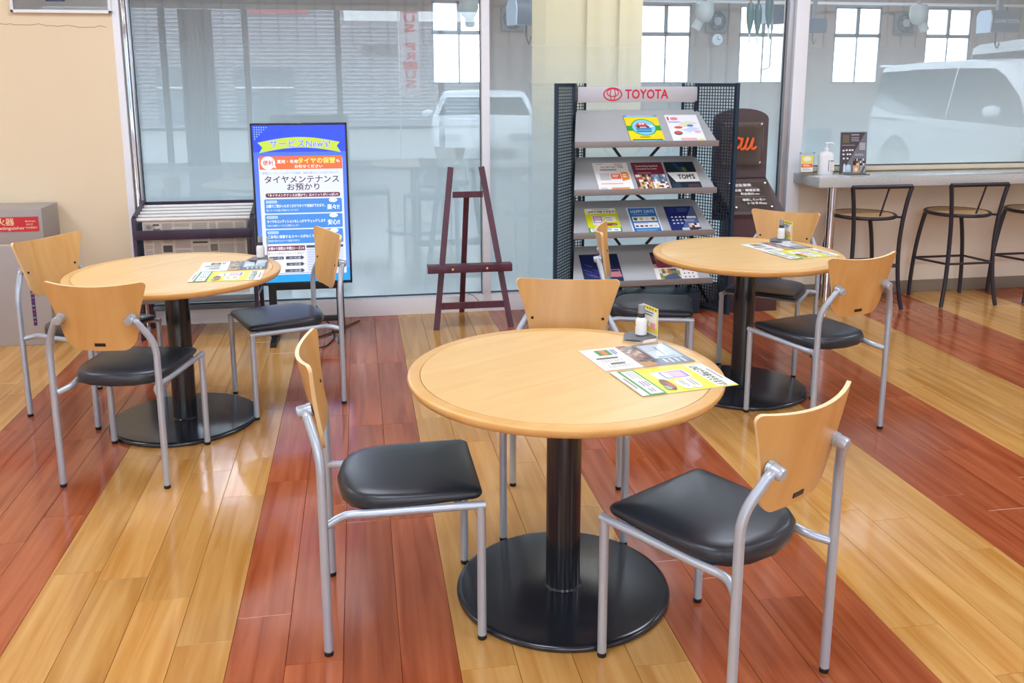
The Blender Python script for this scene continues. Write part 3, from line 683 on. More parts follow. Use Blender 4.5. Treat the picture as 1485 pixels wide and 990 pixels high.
def d_cars(p, w, h):
    p.rect(0, w, 0, h, '#ece9e6'); p.rect(0, .62*w, .45*h, h, '#7b4450'); p.mosaic(0, .62*w, .45*h, h, 7, 4, ['#6b3a46', '#8f5058', '#3e3238', '#b98a80']); p.poly([(.06*w, .52*h), (.10*w, .60*h), (.25*w, .66*h), (.42*w, .66*h), (.55*w, .56*h), (.55*w, .50*h)], '#8c2f46')
    p.mosaic(.10*w, .60*w, .02*h, .42*h, 7, 5, ['#c9a45a', '#7c8a54', '#d8c9a0', '#4d5866', '#a86a42']); p.poly([(.18*w, .06*h), (.22*w, .16*h), (.34*w, .24*h), (.50*w, .22*h), (.58*w, .12*h), (.56*w, .06*h)], '#4b5a70')
    for i in range(3):
        for j in range(3): p.el((.70+.10*i)*w, (.12+.12*j)*h, .022*w, .022*h, '#55504f', 10)
# top shelf
booklet(0, -.100, .226, .268, 'yellow and green brochure with a red car on a blue disc', d_yellow, '#2d2f36')
booklet(0, .179, .220, .270, 'white brochure with a pastel town map, right end of the top shelf', d_map)
booklet(1, -.303, .232, .264, 'white brochure with orange speech shapes on the second shelf', d_white)
booklet(1, -.042, .208, .262, 'wine red brochure with photo collage on the second shelf', d_wine, '#5f1a2c')
booklet(1, .182, .203, .262, 'black brochure with a pale band, right end of the second shelf', d_black, '#1b2a35')
booklet(2, -.359, .217, .240, 'yellow green booking leaflet on the third shelf of the rack', d_line, '#3f9a45', .003)
booklet(2, -.070, .200, .240, 'blue leaflet with white frame on the third shelf of the rack', d_happy, '#eef3f7', .003)
booklet(2, .190, .205, .242, 'navy leaflet with grey diagonal on the third shelf of the rack', d_navy, '#1d2b6b', .003)
booklet(3, -.386, .261, .250, 'dark blue brochure with violet light streaks on the lowest shelf', d_night, '#16204a')
booklet(3, .099, .285, .250, 'brochure with car photographs on the lowest shelf, half behind the table', d_cars)
# ================================================================== PROVIDER PEDESTAL WITH LECTERN
pd = thing('pedestal_sign', 'brown arched pedestal sign with sloping lectern and acrylic panels', 'sign', (2.52, 5.68, 0))
poly = [(-.188, .89), (.188, .89), (.188, 1.280)]+[(.188*math.cos(a), 1.280+.07*math.sin(a)) for a in [PI*i/12 for i in range(1, 12)]]+[(-.188, 1.280)]
MB().prism(poly, .04, mat4=at(0, .02, 0)).build('arched_board', BROWN, pd, 30)
ac = MB().box(-.145, .145, -.043, -.039, .975, 1.262).build('acrylic_panel', acrylic(), pd, 0)
MB().box(-.143, .143, -.0215, -.0205, .977, 1.260).build('panel_backing', mat('panel_brown', '#7a6763', .35), pd, 0)
for x in (-.13, .13):
    for z in (.992, 1.245): MB().lathe([(.009, 0), (.009, .022), (.001, .024)], 16, mat4=Matrix.Translation((x, -.0205, z)) @ Matrix.Rotation(PI/2, 4, 'X')).build('standoff', CHRM, pd)
# orange script letters "au"
def stroke(pts, r): return MB().tube(pts, r, 8)
z0 = 1.118
def sc(u, v): return (u*1.15+.006, -.047, z0+(v-z0)*1.15)
lt = MB()
def el_path(cx, cz, a, b, t0, t1, n=18, sl=.35): return [sc(cx+a*math.cos(math.radians(t0+(t1-t0)*i/n))+sl*b*math.sin(math.radians(t0+(t1-t0)*i/n)), cz+b*math.sin(math.radians(t0+(t1-t0)*i/n))) for i in range(n+1)]
z0 = 1.118
lt.tube(el_path(-.045, z0, .026, .032, 40, 385), .0095, 8)
lt.tube([sc(-.008, z0+.036), sc(-.016, z0+.0), sc(-.022, z0-.022), sc(-.012, z0-.034), sc(.000, z0-.030), sc(.010, z0-.014)], .0095, 8)
lt.tube([sc(.026, z0+.036), sc(.012, z0-.008), sc(.008, z0-.028), sc(.022, z0-.034), sc(.040, z0-.018), sc(.058, z0+.034)], .0095, 8)
lt.tube([sc(.058, z0+.034), sc(.048, z0-.010), sc(.050, z0-.030), sc(.062, z0-.032), sc(.078, z0-.016)], .0090, 8)
lt.build('orange_lettering', mat('orange_ink', '#ef6a2e', .4), ac)
# lectern and cabinet
A, B = (0, .898), (-.20, .668)                   # (y, z) of upper and lower edge
V = []
for x0, x1, (y, z) in ((-.185, .192, A), (-.118, .256, B)):
    V += [(x0, y, z), (x1, y, z), (x0, y+.012, z-.022), (x1, y+.012, z-.022)]
MB().add(V, [(0, 4, 5, 1), (2, 3, 7, 6), (0, 2, 6, 4), (1, 5, 7, 3), (0, 1, 3, 2), (4, 6, 7, 5)]).build('lectern_board', BROWN, pd, 0)
d = Vector((0, A[0]-B[0], A[1]-B[1])).normalized(); nn = Vector((1, 0, 0)).cross(d)
m4 = Matrix((Vector((1, 0, 0)), d, nn)).transposed().to_4x4(); m4.translation = Vector((0, B[0], B[1]))+nn*.002
pan = MB().box(-.098, .180, .03, .26, .016, .020).build('acrylic_panel', acrylic(), pd, 0); pan.matrix_local = m4
pr = Print(rough=.4)
pr.text('取扱業務', -.06, .06, .205, .228, '#f1efec', .02); pr.rect(-.10, .10, .195, .1965, '#b9b2ae')
pr.text('新規・機種変更', -.07, .11, .165, .186, '#f1efec', .02); pr.text('料金案内 etc', -.03, .10, .137, .157, '#f1efec', .02); pr.rect(-.10, .13, .122, .1235, '#b9b2ae')
pr.text('接続しているい', -.03, .13, .090, .110, '#f1efec', .02); pr.text('トヨタのau', .0, .13, .062, .082, '#f1efec', .02)
q = pr.build('white_lettering', pan, Matrix.Translation((0, 0, .0205)))
for x in (-.085, .166):
    for y in (.045, .235): MB().lathe([(.008, 0), (.008, .019), (.001, .022)], 14).build('standoff', CHRM, pd).matrix_local = m4 @ Matrix.Translation((x, y, 0))
MB().box(-.112, .240, -.180, .02, .0, .650, bev=.004).build('cabinet', MAROON, pd)
MB().box(-.165, .175, .02, .035, .60, .90).build('back_panel', BROWN, pd, 0)

# ================================================================== DISPLAY SCREEN
sg = thing('display_screen', 'portrait digital display showing a blue tyre storage notice', 'screen', (-.330, 5.25, 0))
bz = .011; sw_, sh_ = .536, .936; zb = .361
# slim black shell: frame around the panel
MB().box(-sw_/2, sw_/2, 0.004, .058, zb, zb+sh_, bev=.004).build('shell', BLKP, sg)
for a, b, c, d_ in ((-sw_/2, sw_/2, zb, zb+.017), (-sw_/2, sw_/2, zb+sh_-bz, zb+sh_), (-sw_/2, -sw_/2+bz, zb, zb+sh_), (sw_/2-bz, sw_/2, zb, zb+sh_)):
    MB().box(a, b, -.006, .006, c, d_, bev=.002).build('bezel', BLKP, sg)
w, h = sw_-2*bz, sh_-bz-.017; EM = 0.60
s = Print(EM, step=.00008)
for i in range(24):       # blue screen picture, darker at the top right
    t = i/23.; a = (1-t)
    col = [(.30*t+.42*a), (.42*t+.62*a), (.97*t+.98*a)]
    if i < 2: col = [.12, .62, .95]
    if t > .85: col = [.16, .30, .96]
    hexc = '#%02x%02x%02x' % tuple(int(max(0, min(1, c))*255) for c in col)
    s.rect(0, w, h*i/24, h*(i+1)/24, hexc)
for i in range(7):
    for j in range(6-i): s.el(.012+.013*i, h-.012-.013*j, .004, .004, '#8fb4ff', 10)
s.rect(.025, w-.020, .045, h*.795, '#dfe4f8')
rb = [(.04+.43*t, .808*h+.040*math.sin(PI*t)*.45+.012*0) for t in [i/10 for i in range(11)]]
tp = [(.026+.456*t, .893*h+.030*math.sin(PI*t)) for t in [i/10 for i in range(11)]]
bt = [(.032+.456*t, .828*h+.030*math.sin(PI*t)) for t in [i/10 for i in range(11)]]
s.poly(tp+[(.465, .868*h)]+bt[::-1]+[(.052, .862*h)], '#c3dc3a')
tx = ('サービスNew\'s!', .092, .428, .862*h, .910*h)
s.text(*tx, '#e2607e', .065); s.text(*tx, '#ffffff', .045); s.text(*tx, '#3b8be0', .012)
s.rect(.030, w-.022, .725*h, .808*h, '#f0703c'); s.el(.078, .766*h, .040, .037, '#eef0fb'); s.poly([(.100, .745*h), (.124, .730*h), (.112, .760*h)], '#eef0fb'); s.text('便利', .050, .106, .752*h, .782*h, '#d8412e', .02)
s.text('夏用・冬用', .128, .242, .763*h, .785*h, '#fff4ee', .03); s.text('タイヤの保管', .244, .452, .761*h, .797*h, '#f9ec6a', .03); s.text('も', .458, .478, .766*h, .784*h, '#fff4ee', .03)
s.text('お任せください', .225, .380, .733*h, .753*h, '#fff4ee', .03)
s.text('愛車のシーズンごとのタイヤ交換時、毎年お困りのことはありませんか?', .045, .472, .694*h, .709*h, '#7d7ea8', 0)
s.text('タイヤメンテナンス', .055, .470, .640*h, .684*h, '#53304a', .015); s.text('お預かり', .178, .358, .592*h, .634*h, '#53304a', .015)
s.rr(.055, .474, .548*h, .576*h, .011, '#6c2f45'); s.text('「タイヤメンテナンスお預かり」はメリットがいっぱい!!', .070, .462, .553*h, .571*h, '#f3eaf0', .03)
pts = [('メリット1', '店舗でご預かいただくだけでタイヤ交換ができます。', '重いタイヤを運ぶ手間がなくなります', 'いつも', '楽々!!'), ('メリット2', 'タイヤのコンディションもしっかり"チェック"します', '空気圧や残溝チェックなども実施いたします。', 'これで', '安心!!'), ('メリット3', 'ご自宅に保管するスペースがなくても大丈夫', '専用倉庫で保管するためタイヤの置場所も不要です。', 'どこも', '便利!!')]
for k, (a, b_, c_, d_, e_) in enumerate(pts):
    y1 = (.538-.098*k)*h; y0 = y1-.090*h
    s.rr(.046, .482, y0, y1, .008, '#4a8fe0'); s.rr(.054, .118, y1-.026*h, y1-.008*h, .007, '#b9d5f6'); s.text(a, .062, .110, y1-.022*h, y1-.011*h, '#4a7fc4', .01)
    s.text(b_, .056, .385, y1-.054*h, y1-.034*h, '#eef5fe', .03); s.text(c_, .056, .235, y1-.078*h, y1-.064*h, '#dceafc', .01)
    s.el(.432, y1-.012*h, .024, .014*h, '#f2f5fc'); s.text(d_, .416, .448, y1-.018*h, y1-.006*h, '#5a6f9c', 0); s.text(e_, .398, .466, y1-.072*h, y1-.038*h, '#f4f8fe', .03)
s.rect(.048, .262, .045+.012, .238*h, '#eef0fa'); s.rect(.048, .262, .206*h, .238*h, '#6c2f45'); s.text('お預かり期間は1年間/2シーズン!!', .056, .256, .212*h, .232*h, '#f6eef2', .03)
s.text('夏タイヤ使用中  冬タイヤ使用中', .052, .256, .180*h, .196*h, '#8088a8', .0)
for y, a in ((.150, .150), (.108, .152), (.066, .140)): s.poly([(a*w*2 if a < .15 else a, y*h), (.238, y*h), (.238, (y-.006)*h), (.256, (y+.010)*h), (.238, (y+.026)*h), (.238, (y+.020)*h), (a*w*2 if a < .15 else a, (y+.020)*h)], '#4a5368'); s.text('1シーズン目', .172, .232, (y+.004)*h, (y+.016)*h, '#e8ecf4', .02)
s.rr(.055, .140, .150*h, .170*h, .006, '#4a5368'); s.text('2シーズン', .062, .132, .154*h, .166*h, '#e8ecf4', .02)
s.rect(.270, .480, .222*h, .238*h, '#4a5368'); s.rect(.270, .480, .060, .222*h, '#d3dbf2'); s.text('タイヤサイズ', .33, .42, .225*h, .235*h, '#e8ecf4', .02)
for k in range(9): s.rect(.276, .330, (.206-.016*k)*h, (.211-.016*k)*h, '#a9b4da'); s.rect(.345, .470, (.206-.016*k)*h, (.2075-.016*k)*h, '#a9b4da')
s.bars(.05, .40, .045+.004, .045+.012, 1, '#9aa2c4')
s.build('screen_picture', sg, at(-sw_/2+bz, -.0002, zb+.017))
# stand: two posts with floor feet and cross bars
for x in (-.200, .192):
    p_ = MB().box(x-.022, x+.022, .064, .092, .03, .80, bev=.003).build('post', BLKP, sg)
    MB().box(x-.018, x+.018, -.06, .40, .0, .030, bev=.004).build('foot', BLKP, sg)
for z in (.13, .33): MB().box(-.20, .19, .066, .090, z-.016, z+.016, bev=.003).build('cross_bar', BLKP, sg)
MB().box(-.21, .21, .056, .066, .55, .90).build('mount_plate', BLKP, sg, 0)
MB().box(-sw_/2-.020, -sw_/2+.001, .0, .02, .485, .53, bev=.002).build('control_pod', BLKP, sg)
pc = MB().tube(smooth_path([(.05, .10, .40), (.03, .10, .22), (.10, .12, .12), (.16, .10, .006), (.10, -.12, .006), (-.02, -.10, .006), (-.03, .03, .006), (.10, .15, .006), (.30, .45, .006)], .12, 6), .004, 8).build('power_cord', RUB, sg)

# ================================================================== NEWSPAPER RACK
nr = thing('newspaper_rack', 'dark wooden newspaper rack with white rods by the beige wall', 'rack', (-.977, 5.62, 0))
hw = .335
for s_ in (-1, 1):
    MB().box(s_*hw-.012, s_*hw+.012, -.15, -.11, 0, .745, bev=.003).build('post', wood('rack_stain', '#3d2c40', '#2f2236', .35, (20, 20, 3)), nr)
    MB().box(s_*hw-.012, s_*hw+.012, .13, .17, 0, .80, bev=.003).build('post', wood('rack_stain', '#3d2c40', '#2f2236', .35, (20, 20, 3)), nr)
    sd_ = MB(); sd_.bar((s_*hw, -.13, .735), (s_*hw, .15, .795), .02, .034); sd_.bar((s_*hw, -.13, .25), (s_*hw, .15, .25), .02, .03)
    sd_.build('side_rail', wood('rack_stain', '#3d2c40', '#2f2236', .35, (20, 20, 3)), nr, 0)
    MB().box(s_*hw-.004, s_*hw+.004, -.11, .13, .27, .70).build('side_panel', mat('navy_panel', '#27304f', .5), nr, 0)
MB().box(-hw, hw, .155, .172, .775, .80).build('top_bar', wood('rack_stain', '#3d2c40', '#2f2236', .35, (20, 20, 3)), nr, 0)
MB().box(-hw, hw, -.155, -.135, .612, .668, bev=.003).build('front_bar', wood('rack_stain', '#3d2c40', '#2f2236', .35, (20, 20, 3)), nr)
MB().box(-hw, hw, -.15, -.13, .225, .26, bev=.003).build('lower_bar', mat('grey_bar', '#6d7379', .4, .3), nr)
MB().box(-hw, hw, .13, .15, .11, .14, bev=.003).build('lower_bar', mat('grey_bar', '#6d7379', .4, .3), nr)
def newspaper(i, y, z, h):
    o = thing('newspaper', ['newspaper hanging on the front white rod of the rack', 'newspaper on the second white rod of the rack', 'newspaper on the middle white rod of the rack', 'newspaper on the fourth white rod of the rack', 'newspaper on the rearmost white rod of the rack'][i], 'newspaper', (-.977, y, z), group='newspapers on the rack rods')
    MB().tube([(-.325, 0, 0), (.325, 0, 0)], .0115, 12).build('rod', mat('white_rod', '#e6e6e2', .35), o)
    pg = MB().box(-.295, .295, -.003, .003, -h, .0).build('sheet', mat('newsprint', '#cfc8bc', .8, noise=.06, nscale=9), o, 0)
    if i == 0:
        p = Print(rough=.8); random.seed(3)
        x = -.29
        while x < .25:
            wdt = random.choice((.05, .07, .1)); y_ = -.02
            while y_ > -h+.04:
                hh = random.choice((.03, .05, .08)); k = random.random(); y0 = max(y_-hh, -h+.01)
                if k < .18: p.rect(x+.004, x+wdt-.004, y0+.004, y_-.004, random.choice(['#77716b', '#8f857c', '#5f5a58', '#a07f78']))
                elif k < .35: p.bars(x+.004, x+wdt-.004, y0+.006, y_-.006, 1, '#4f4a48', .6, .2)
                else: p.bars(x+.004, min(x+wdt, .29)-.004, y0+.004, y_-.004, max(2, int(hh/.007)), '#9d958b', .45, .12)
                y_ -= hh
            x += wdt
        p.text('朝刊', -.27, -.225, -.056, -.03, '#5f5b58', .0); p.build('print', pg, at(0, -.0034, 0))
for i in range(5): newspaper(i, 5.62-.115+.055*i, .728+.012*i, .46-.02*(i % 2))

# ================================================================== EXTINGUISHER BOX
xb = thing('extinguisher_box', 'grey metal fire extinguisher cabinet with red sign on the left', 'cabinet', (-2.05, 5.49, 0))
MB().box(-.28, .236, .0, .29, 0, .600, bev=.004).build('cabinet_body', GREYBOX, xb)
MB().box(-.28, .236, .002, .29, .609, .812, bev=.004).build('cabinet_top', GREYBOX, xb)
MB().box(-.275, .23, .004, .286, .598, .611).build('seam_strip', mat('seam_cream', '#cfc3b0', .5), xb, 0)
p = Print(rough=.4); p.rect(-.235, .216, .682, .766, '#c92f35'); p.text('消火器', -.056, .085, .718, .760, '#ecd0a8', .02); p.text('Fire Extinguisher', -.066, .140, .688, .711, '#f0dcc8', .012)
p.text('粉末ABC', .145, .200, .735, .745, '#eecab0', .02); p.text('加圧式', .148, .185, .717, .727, '#eecab0', .02); p.text('有効期限内', .145, .207, .697, .709, '#eecab0', .02)
p.build('red_sign', xb, at(0, -.0006, 0))
p = Print(rough=.4); p.rect(.132, .152, .12, .36, '#3c2350')
for k in range(9): p.rect(.134, .148, .14+.024*k, .148+.024*k, ('#b04a78', '#8d8fb4', '#5a3c8c')[k % 3])
p.build('side_label', xb, at(0, -.0006, 0))

# ================================================================== PICTURE ON THE BEIGE WALL
pf = thing('framed_poster', 'white framed poster high on the beige wall, only its lower edge visible', 'poster', (-1.687, YW-.052, 1.922))
for a, b, c_, d_ in ((-.277, .277, 0, .018), (-.277, .277, .782, .80), (-.277, -.259, 0, .80), (.259, .277, 0, .80)): MB().box(a, b, -.022, 0, c_, d_, bev=.003).build('frame', WHT, pf)
MB().box(-.26, .26, -.008, -.002, .017, .783).build('backing', PAPER, pf, 0)
p = Print(rough=.3); p.rect(-.083, .022, .066, .60, '#2347a8'); p.rect(-.083, .022, .060, .066, '#f0f0f0'); p.text('日本自動車', -.065, .012, .070, .080, '#c9d6ef', .01); p.build('blue_print', pf, at(0, -.0085, 0))
MB().box(-.26, .26, -.014, -.012, .017, .783).build('glazing', acrylic(), pf, 0)
# ================================================================== TABLE LEAFLETS, SPRAY BOTTLES, CARD STANDS
def d_room(p, w, h):          # leaflet: dark room picture at the head, photos, white text field below
    p.rect(0, w, 0, h, '#f3f3f0'); p.rect(0, w, .56*h, h, '#5d636d'); p.rect(.04*w, .72*w, .64*h, .96*h, '#aebfcb'); p.poly([(.08*w, .68*h), (.34*w, .66*h), (.34*w, .90*h), (.08*w, .94*h)], '#c7d5de'); p.rect(.36*w, .68*w, .66*h, .84*h, '#d7e2e8'); p.rect(.20*w, .58*w, .80*h, .815*h, '#4a525c'); p.rect(.62*w, .69*w, .70*h, .90*h, '#8798a6')
    p.bars(.76*w, .96*w, .66*h, .92*h, 4, '#d8dce0', .35); p.mosaic(0, w, .42*h, .60*h, 14, 5, ['#6b6058', '#8f7f70', '#4d4a4a', '#b59a80', '#a8543e', '#c9b8a6', '#7f7a78']); p.rect(.82*w, w, .42*h, .56*h, '#c99a6a')
    p.rect(.10*w, .34*w, .14*h, .19*h, '#3f8f4a'); p.rect(.10*w, .34*w, .19*h, .245*h, '#e6803a'); p.rect(.10*w, .34*w, .245*h, .29*h, '#3f8f4a'); p.bars(.10*w, .36*w, .30*h, .36*h, 2, '#5b9ad0', .5)
    for x, y in ((.46, .30), (.46, .22), (.72, .30)): p.rect(x*w, (x+.045)*w, (y-.16)*h, y*h, '#5a5754')
    p.bars(.56*w, .68*w, .06*h, .30*h, 7, '#b9b8b4', .3); p.bars(.80*w, .94*w, .06*h, .34*h, 8, '#b9b8b4', .3)
def leaflet(loc, ang, design, label, z=.7006):
    """A4 sheet, its head towards +X (the reader sits on the left side of the table)"""
    w, h = .208, .296; o = thing('leaflet', label, 'leaflet', (loc[0], loc[1], z), -PI/2+ang, 'leaflets lying on the round tables')
    MB().box(-w/2, w/2, -h/2, h/2, 0, .0006).build('sheet', PAPER, o, 0)
    p = Print(rough=.28); design(p, w, h); p.build('print', o, Matrix.Translation((-w/2, -h/2, .0007))); return o
leaflet((.8175, 2.529), .145, d_room, 'grey and white leaflet with room photograph on the nearest table')
leaflet((.8555, 2.305), .160, d_line, 'yellow green booking leaflet overhanging the edge of the nearest table')
leaflet((-.578, 4.164), .05, d_room, 'grey and white leaflet on the table by the beige wall')
leaflet((-.579, 3.941), .0, d_line, 'yellow green booking leaflet on the table by the beige wall')
leaflet((2.086, 4.197), .19, d_room, 'grey and white leaflet on the table by the lectern')
leaflet((2.118, 3.985), .19, d_line, 'yellow green booking leaflet on the table by the lectern')
WPL = mat('white_plastic', '#eceef0', .35); DGREY = mat('dark_grey_cap', '#3a3c42', .35); CLR = pane_mat('clear_cap', (.80, .82, .84), 1.5, 1.6)
def spray_bottle(loc, rz, label):
    o = thing('spray_bottle', label, 'bottle', loc, rz, 'sanitizer spray bottles on the tables')
    MB().lathe([(.001, 0), (.0165, 0), (.0185, .002), (.0185, .046), (.0170, .052), (.0120, .057), (.0105, .060)], 28).build('body', WPL, o)
    MB().lathe([(.0120, .058), (.0120, .071), (.0105, .073)], 24).build('collar', DGREY, o)
    MB().lathe([(.0060, .071), (.0060, .092), (.003, .093)], 16).build('nozzle', DGREY, o)
    MB().lathe([(.0108, .072), (.0104, .098), (.0095, .1005), (.001, .101)], 24).build('clear_cap', mat('smoky_cap', '#8d9094', .15, 0, .6), o)
    pr = MB(); n = 10; V = []
    for i in range(n+1):
        a = -PI/2-.9+1.8*i/n; V += [(.0187*math.cos(a), .0187*math.sin(a), .010), (.0187*math.cos(a), .0187*math.sin(a), .042)]
    pr.add(V, [(2*i, 2*i+2, 2*i+3, 2*i+1) for i in range(n)]); lb = pr.build('label', PAPER, o)
    V = []
    for i in range(5):
        a = -PI/2-.75+.62*i/4; V += [(.0189*math.cos(a), .0189*math.sin(a), .029), (.0189*math.cos(a), .0189*math.sin(a), .0335)]
    MB().add(V, [(2*i, 2*i+2, 2*i+3, 2*i+1) for i in range(4)]).build('label_bar', BLKP, lb); return o
def card_stand(loc, rz, label):
    """folded card: angled grey tray with a notched point, white wedge, upright yellow card behind"""
    o = thing('card_stand', label, 'stand', loc, rz, 'card stands holding the spray bottles')
    tray = [(-.055, -.050), (.0, -.066), (.045, -.020), (.045, .030), (-.055, .030)]
    MB().prism([(-.048, -.030), (.0, -.062), (.046, -.020), (.046, .032), (-.048, .032)], .0012).build('base_card', PAPER, o, 0)
    MB().prism([(-.050, -.034), (.0, -.066), (.048, -.022), (.048, .030), (-.050, .030)], .0012, mat4=Matrix.Translation((0, 0, .013)) @ Matrix.Rotation(.10, 4, 'X')).build('tray', mat('tray_grey', '#6f7278', .5), o, 0)
    MB().box(-.049, .047, -.02, .028, .0012, .012).build('wedge', PAPER, o, 0)
    b = MB().box(-.042, .048, .031, .0325, .0, .108).build('upright_card', PAPER, o, 0)
    p = Print(rough=.4); w, h = .090, .085; p.rect(0, w, 0, h, '#e8dd2c'); p.rect(.006, w-.006, .02, h-.012, '#f1efdc')
    for k in range(5): p.poly([(.01+.016*k, h-.004), (.018+.016*k, h-.004), (.014+.016*k, h-.011)], '#4a4a30')
    p.bars(.016, w-.016, .05, .068, 2, '#5b7fae'); p.rect(.05, .078, .010, .034, '#e89aa0'); p.bars(.012, .046, .012, .034, 3, '#b7a83c'); p.build('print', b, at(-.042, .0308, .022)); return o
for (x, y), rz, w in (((.889, 2.705), -1.30, 'nearest table'), ((-.470, 4.270), -1.44, 'table by the beige wall'), ((2.168, 4.315), -1.45, 'table by the lectern')):
    card_stand((x, y, .7004), rz, 'small folded card stand with yellow card on the '+w)
    spray_bottle((x, y, .7004+.0165), rz, 'small white spray bottle with dark cap on the '+w)

# ================================================================== THINGS ON THE COUNTER
CZ = .9025
pb = thing('pump_bottle', 'white pump bottle of hand sanitizer on the stone counter', 'bottle', (3.138, 5.66, CZ))
prof = []
V = []; rings = [(0, .050, .030), (.004, .053, .032), (.122, .053, .032), (.140, .049, .029), (.152, .030, .022), (.154, .016, .016), (.160, .015, .015)]
n = 32
for z, a, b in rings:
    for k in range(n):
        t = 2*PI*k/n; ct_, st_ = math.cos(t), math.sin(t); e = .7
        V.append((a*math.copysign(abs(ct_)**e, ct_), b*math.copysign(abs(st_)**e, st_), z))
Fs = [(i*n+k, i*n+(k+1) % n, (i+1)*n+(k+1) % n, (i+1)*n+k) for i in range(len(rings)-1) for k in range(n)]+[tuple(range(n-1, -1, -1)), tuple(range((len(rings)-1)*n, len(rings)*n))]
MB().add(V, Fs).build('body', WPL, pb, 50)
MB().lathe([(.016, .156), (.017, .172), (.012, .176), (.009, .182)], 24).build('collar', WPL, pb)
MB().lathe([(.0045, .178), (.0045, .206)], 12).build('pump_stem', WPL, pb)
MB().tube([(-.012, 0, .209), (.035, 0, .211), (.046, 0, .207), (.056, 0, .192)], [.008, .0065, .0055, .0045], 12).build('pump_head', WPL, pb)
lb = MB().box(.002, .044, -.0340, -.0315, .024, .100).build('label', PAPER, pb, 0)
p = Print(rough=.4); p.rect(.0, .005, .0, .076, '#4c4470'); p.rect(.012, .040, .066, .072, '#34343c'); p.bars(.012, .040, .010, .060, 8, '#b9bbb4', .4); p.rect(.012, .020, .004, .008, '#55555c'); p.rect(.024, .034, .004, .008, '#55555c'); p.build('print', lb, at(.002, -.0342, .024))
fs = thing('flyer_holder', 'small clear acrylic holder with a yellow and orange flyer on the counter', 'holder', (3.005, 5.66, CZ))
MB().box(-.054, .054, .004, .007, .0, .150, mat4=Matrix.Rotation(-.08, 4, 'X')).build('acrylic_back', acrylic(), fs, 0)
MB().box(-.050, .050, -.05, .005, .0, .003).build('acrylic_foot', acrylic(), fs, 0)
fl_ = MB().box(-.043, .043, .001, .0035, .018, .130, mat4=Matrix.Rotation(-.08, 4, 'X')).build('flyer', PAPER, fs, 0)
p = Print(rough=.4); p.rect(0, .086, 0, .112, '#f3f0e4'); p.rect(0, .086, .058, .112, '#ead95a'); p.el(.043, .088, .030, .016, '#f4f1e2'); p.rect(.002, .084, .030, .056, '#e8643a'); p.bars(.014, .072, .034, .050, 2, '#f9e6da'); p.bars(.010, .076, .006, .024, 3, '#c9c6b8'); p.build('print', fl_, Matrix.Rotation(-.08, 4, 'X') @ at(-.043, .0008, .018))
for x in (-.05, .05): MB().lathe([(.004, 0), (.004, .006)], 10, mat4=Matrix.Rotation(-.08, 4, 'X') @ Matrix.Translation((x, .001, .146)) @ Matrix.Rotation(PI/2, 4, 'X')).build('stud', DGREY, fs)
pcard = thing('counter_poster', 'dark grey poster card in an acrylic stand on the counter', 'poster', (3.325, 5.63, CZ))
rot = Matrix.Rotation(-.06, 4, 'X')
MB().box(-.100, .100, .004, .0065, .0, .292, mat4=rot).build('acrylic_back', acrylic(), pcard, 0)
MB().box(-.095, .095, -.06, .006, .0, .003).build('acrylic_foot', acrylic(), pcard, 0)
cd = MB().box(-.096, .096, .001, .0035, .004, .284, mat4=rot).build('card', mat('card_dark', '#4d4b52', .3), pcard, 0)
def d_dark(p, w, h):
    p.rect(0, w, 0, h, '#4d4a52'); p.poly([(.06*w, 0), (w, 0), (w, h), (.95*w, h)], '#767b86'); p.rect(.06*w, .34*w, .73*h, .95*h, '#5d574a'); p.rect(.08*w, .32*w, .75*h, .93*h, '#6f695a')
    p.bars(.40*w, .74*w, .90*h, .95*h, 1, '#b6b6be'); p.bars(.40*w, .72*w, .76*h, .88*h, 3, '#aab0bb', .4, .1); p.rect(.05*w, .55*w, .685*h, .695*h, '#c9c7b4')
    for x, y in ((.12, .56), (.24, .57), (.36, .57), (.46, .57), (.12, .47), (.28, .47), (.38, .47), (.14, .37), (.28, .37)): p.el(x*w, y*h, .045*w, .022*h, '#e9eaee', 12)
    p.bars(.72*w, .96*w, .56*h, .74*h, 5, '#dde0e6', .45, .1); p.bars(.55*w, .95*w, .42*h, .48*h, 2, '#bcc2cc'); p.rect(.12*w, .42*w, .04*h, .20*h, '#b4cfdf'); p.rect(.14*w, .20*w, .05*h, .24*h, '#dfeaf2'); p.rect(.26*w, .38*w, .10*h, .22*h, '#cfe2ec')
    p.mosaic(.50*w, .74*w, .20*h, .36*h, 4, 3, ['#4a3a34', '#8f6f58', '#d9c9b4', '#2f2a2a']); p.mosaic(.76*w, .98*w, .20*h, .36*h, 4, 3, ['#2c2c30', '#8a8a90', '#d9d9dc', '#4a4448']); p.rect(.50*w, .74*w, .02*h, .20*h, '#d9a878'); p.el(.62*w, .10*h, .06*w, .05*h, '#efe4d8', 14); p.rect(.76*w, .98*w, .02*h, .20*h, '#a3a4a8'); p.poly([(.80*w, .02*h), (.88*w, .02*h), (.97*w, .16*h), (.92*w, .20*h)], '#5d5f66')
p = Print(rough=.25); d_dark(p, .192, .28); p.build('print', cd, rot @ at(-.096, .0008, .004))
cl = thing('counter_leaflet', 'white leaflet lying flat on the stone counter beside the pump bottle', 'leaflet', (3.12, 5.53, CZ), .05)
MB().box(-.11, .11, -.05, .05, 0, .0008).build('sheet', PAPER, cl, 0)
p = Print(rough=.3); p.bars(-.09, .09, -.03, .03, 5, '#c3c9d6', .35); p.rect(.04, .09, -.03, .03, '#a9b4cc'); p.build('print', cl, Matrix.Translation((0, 0, .0009)))
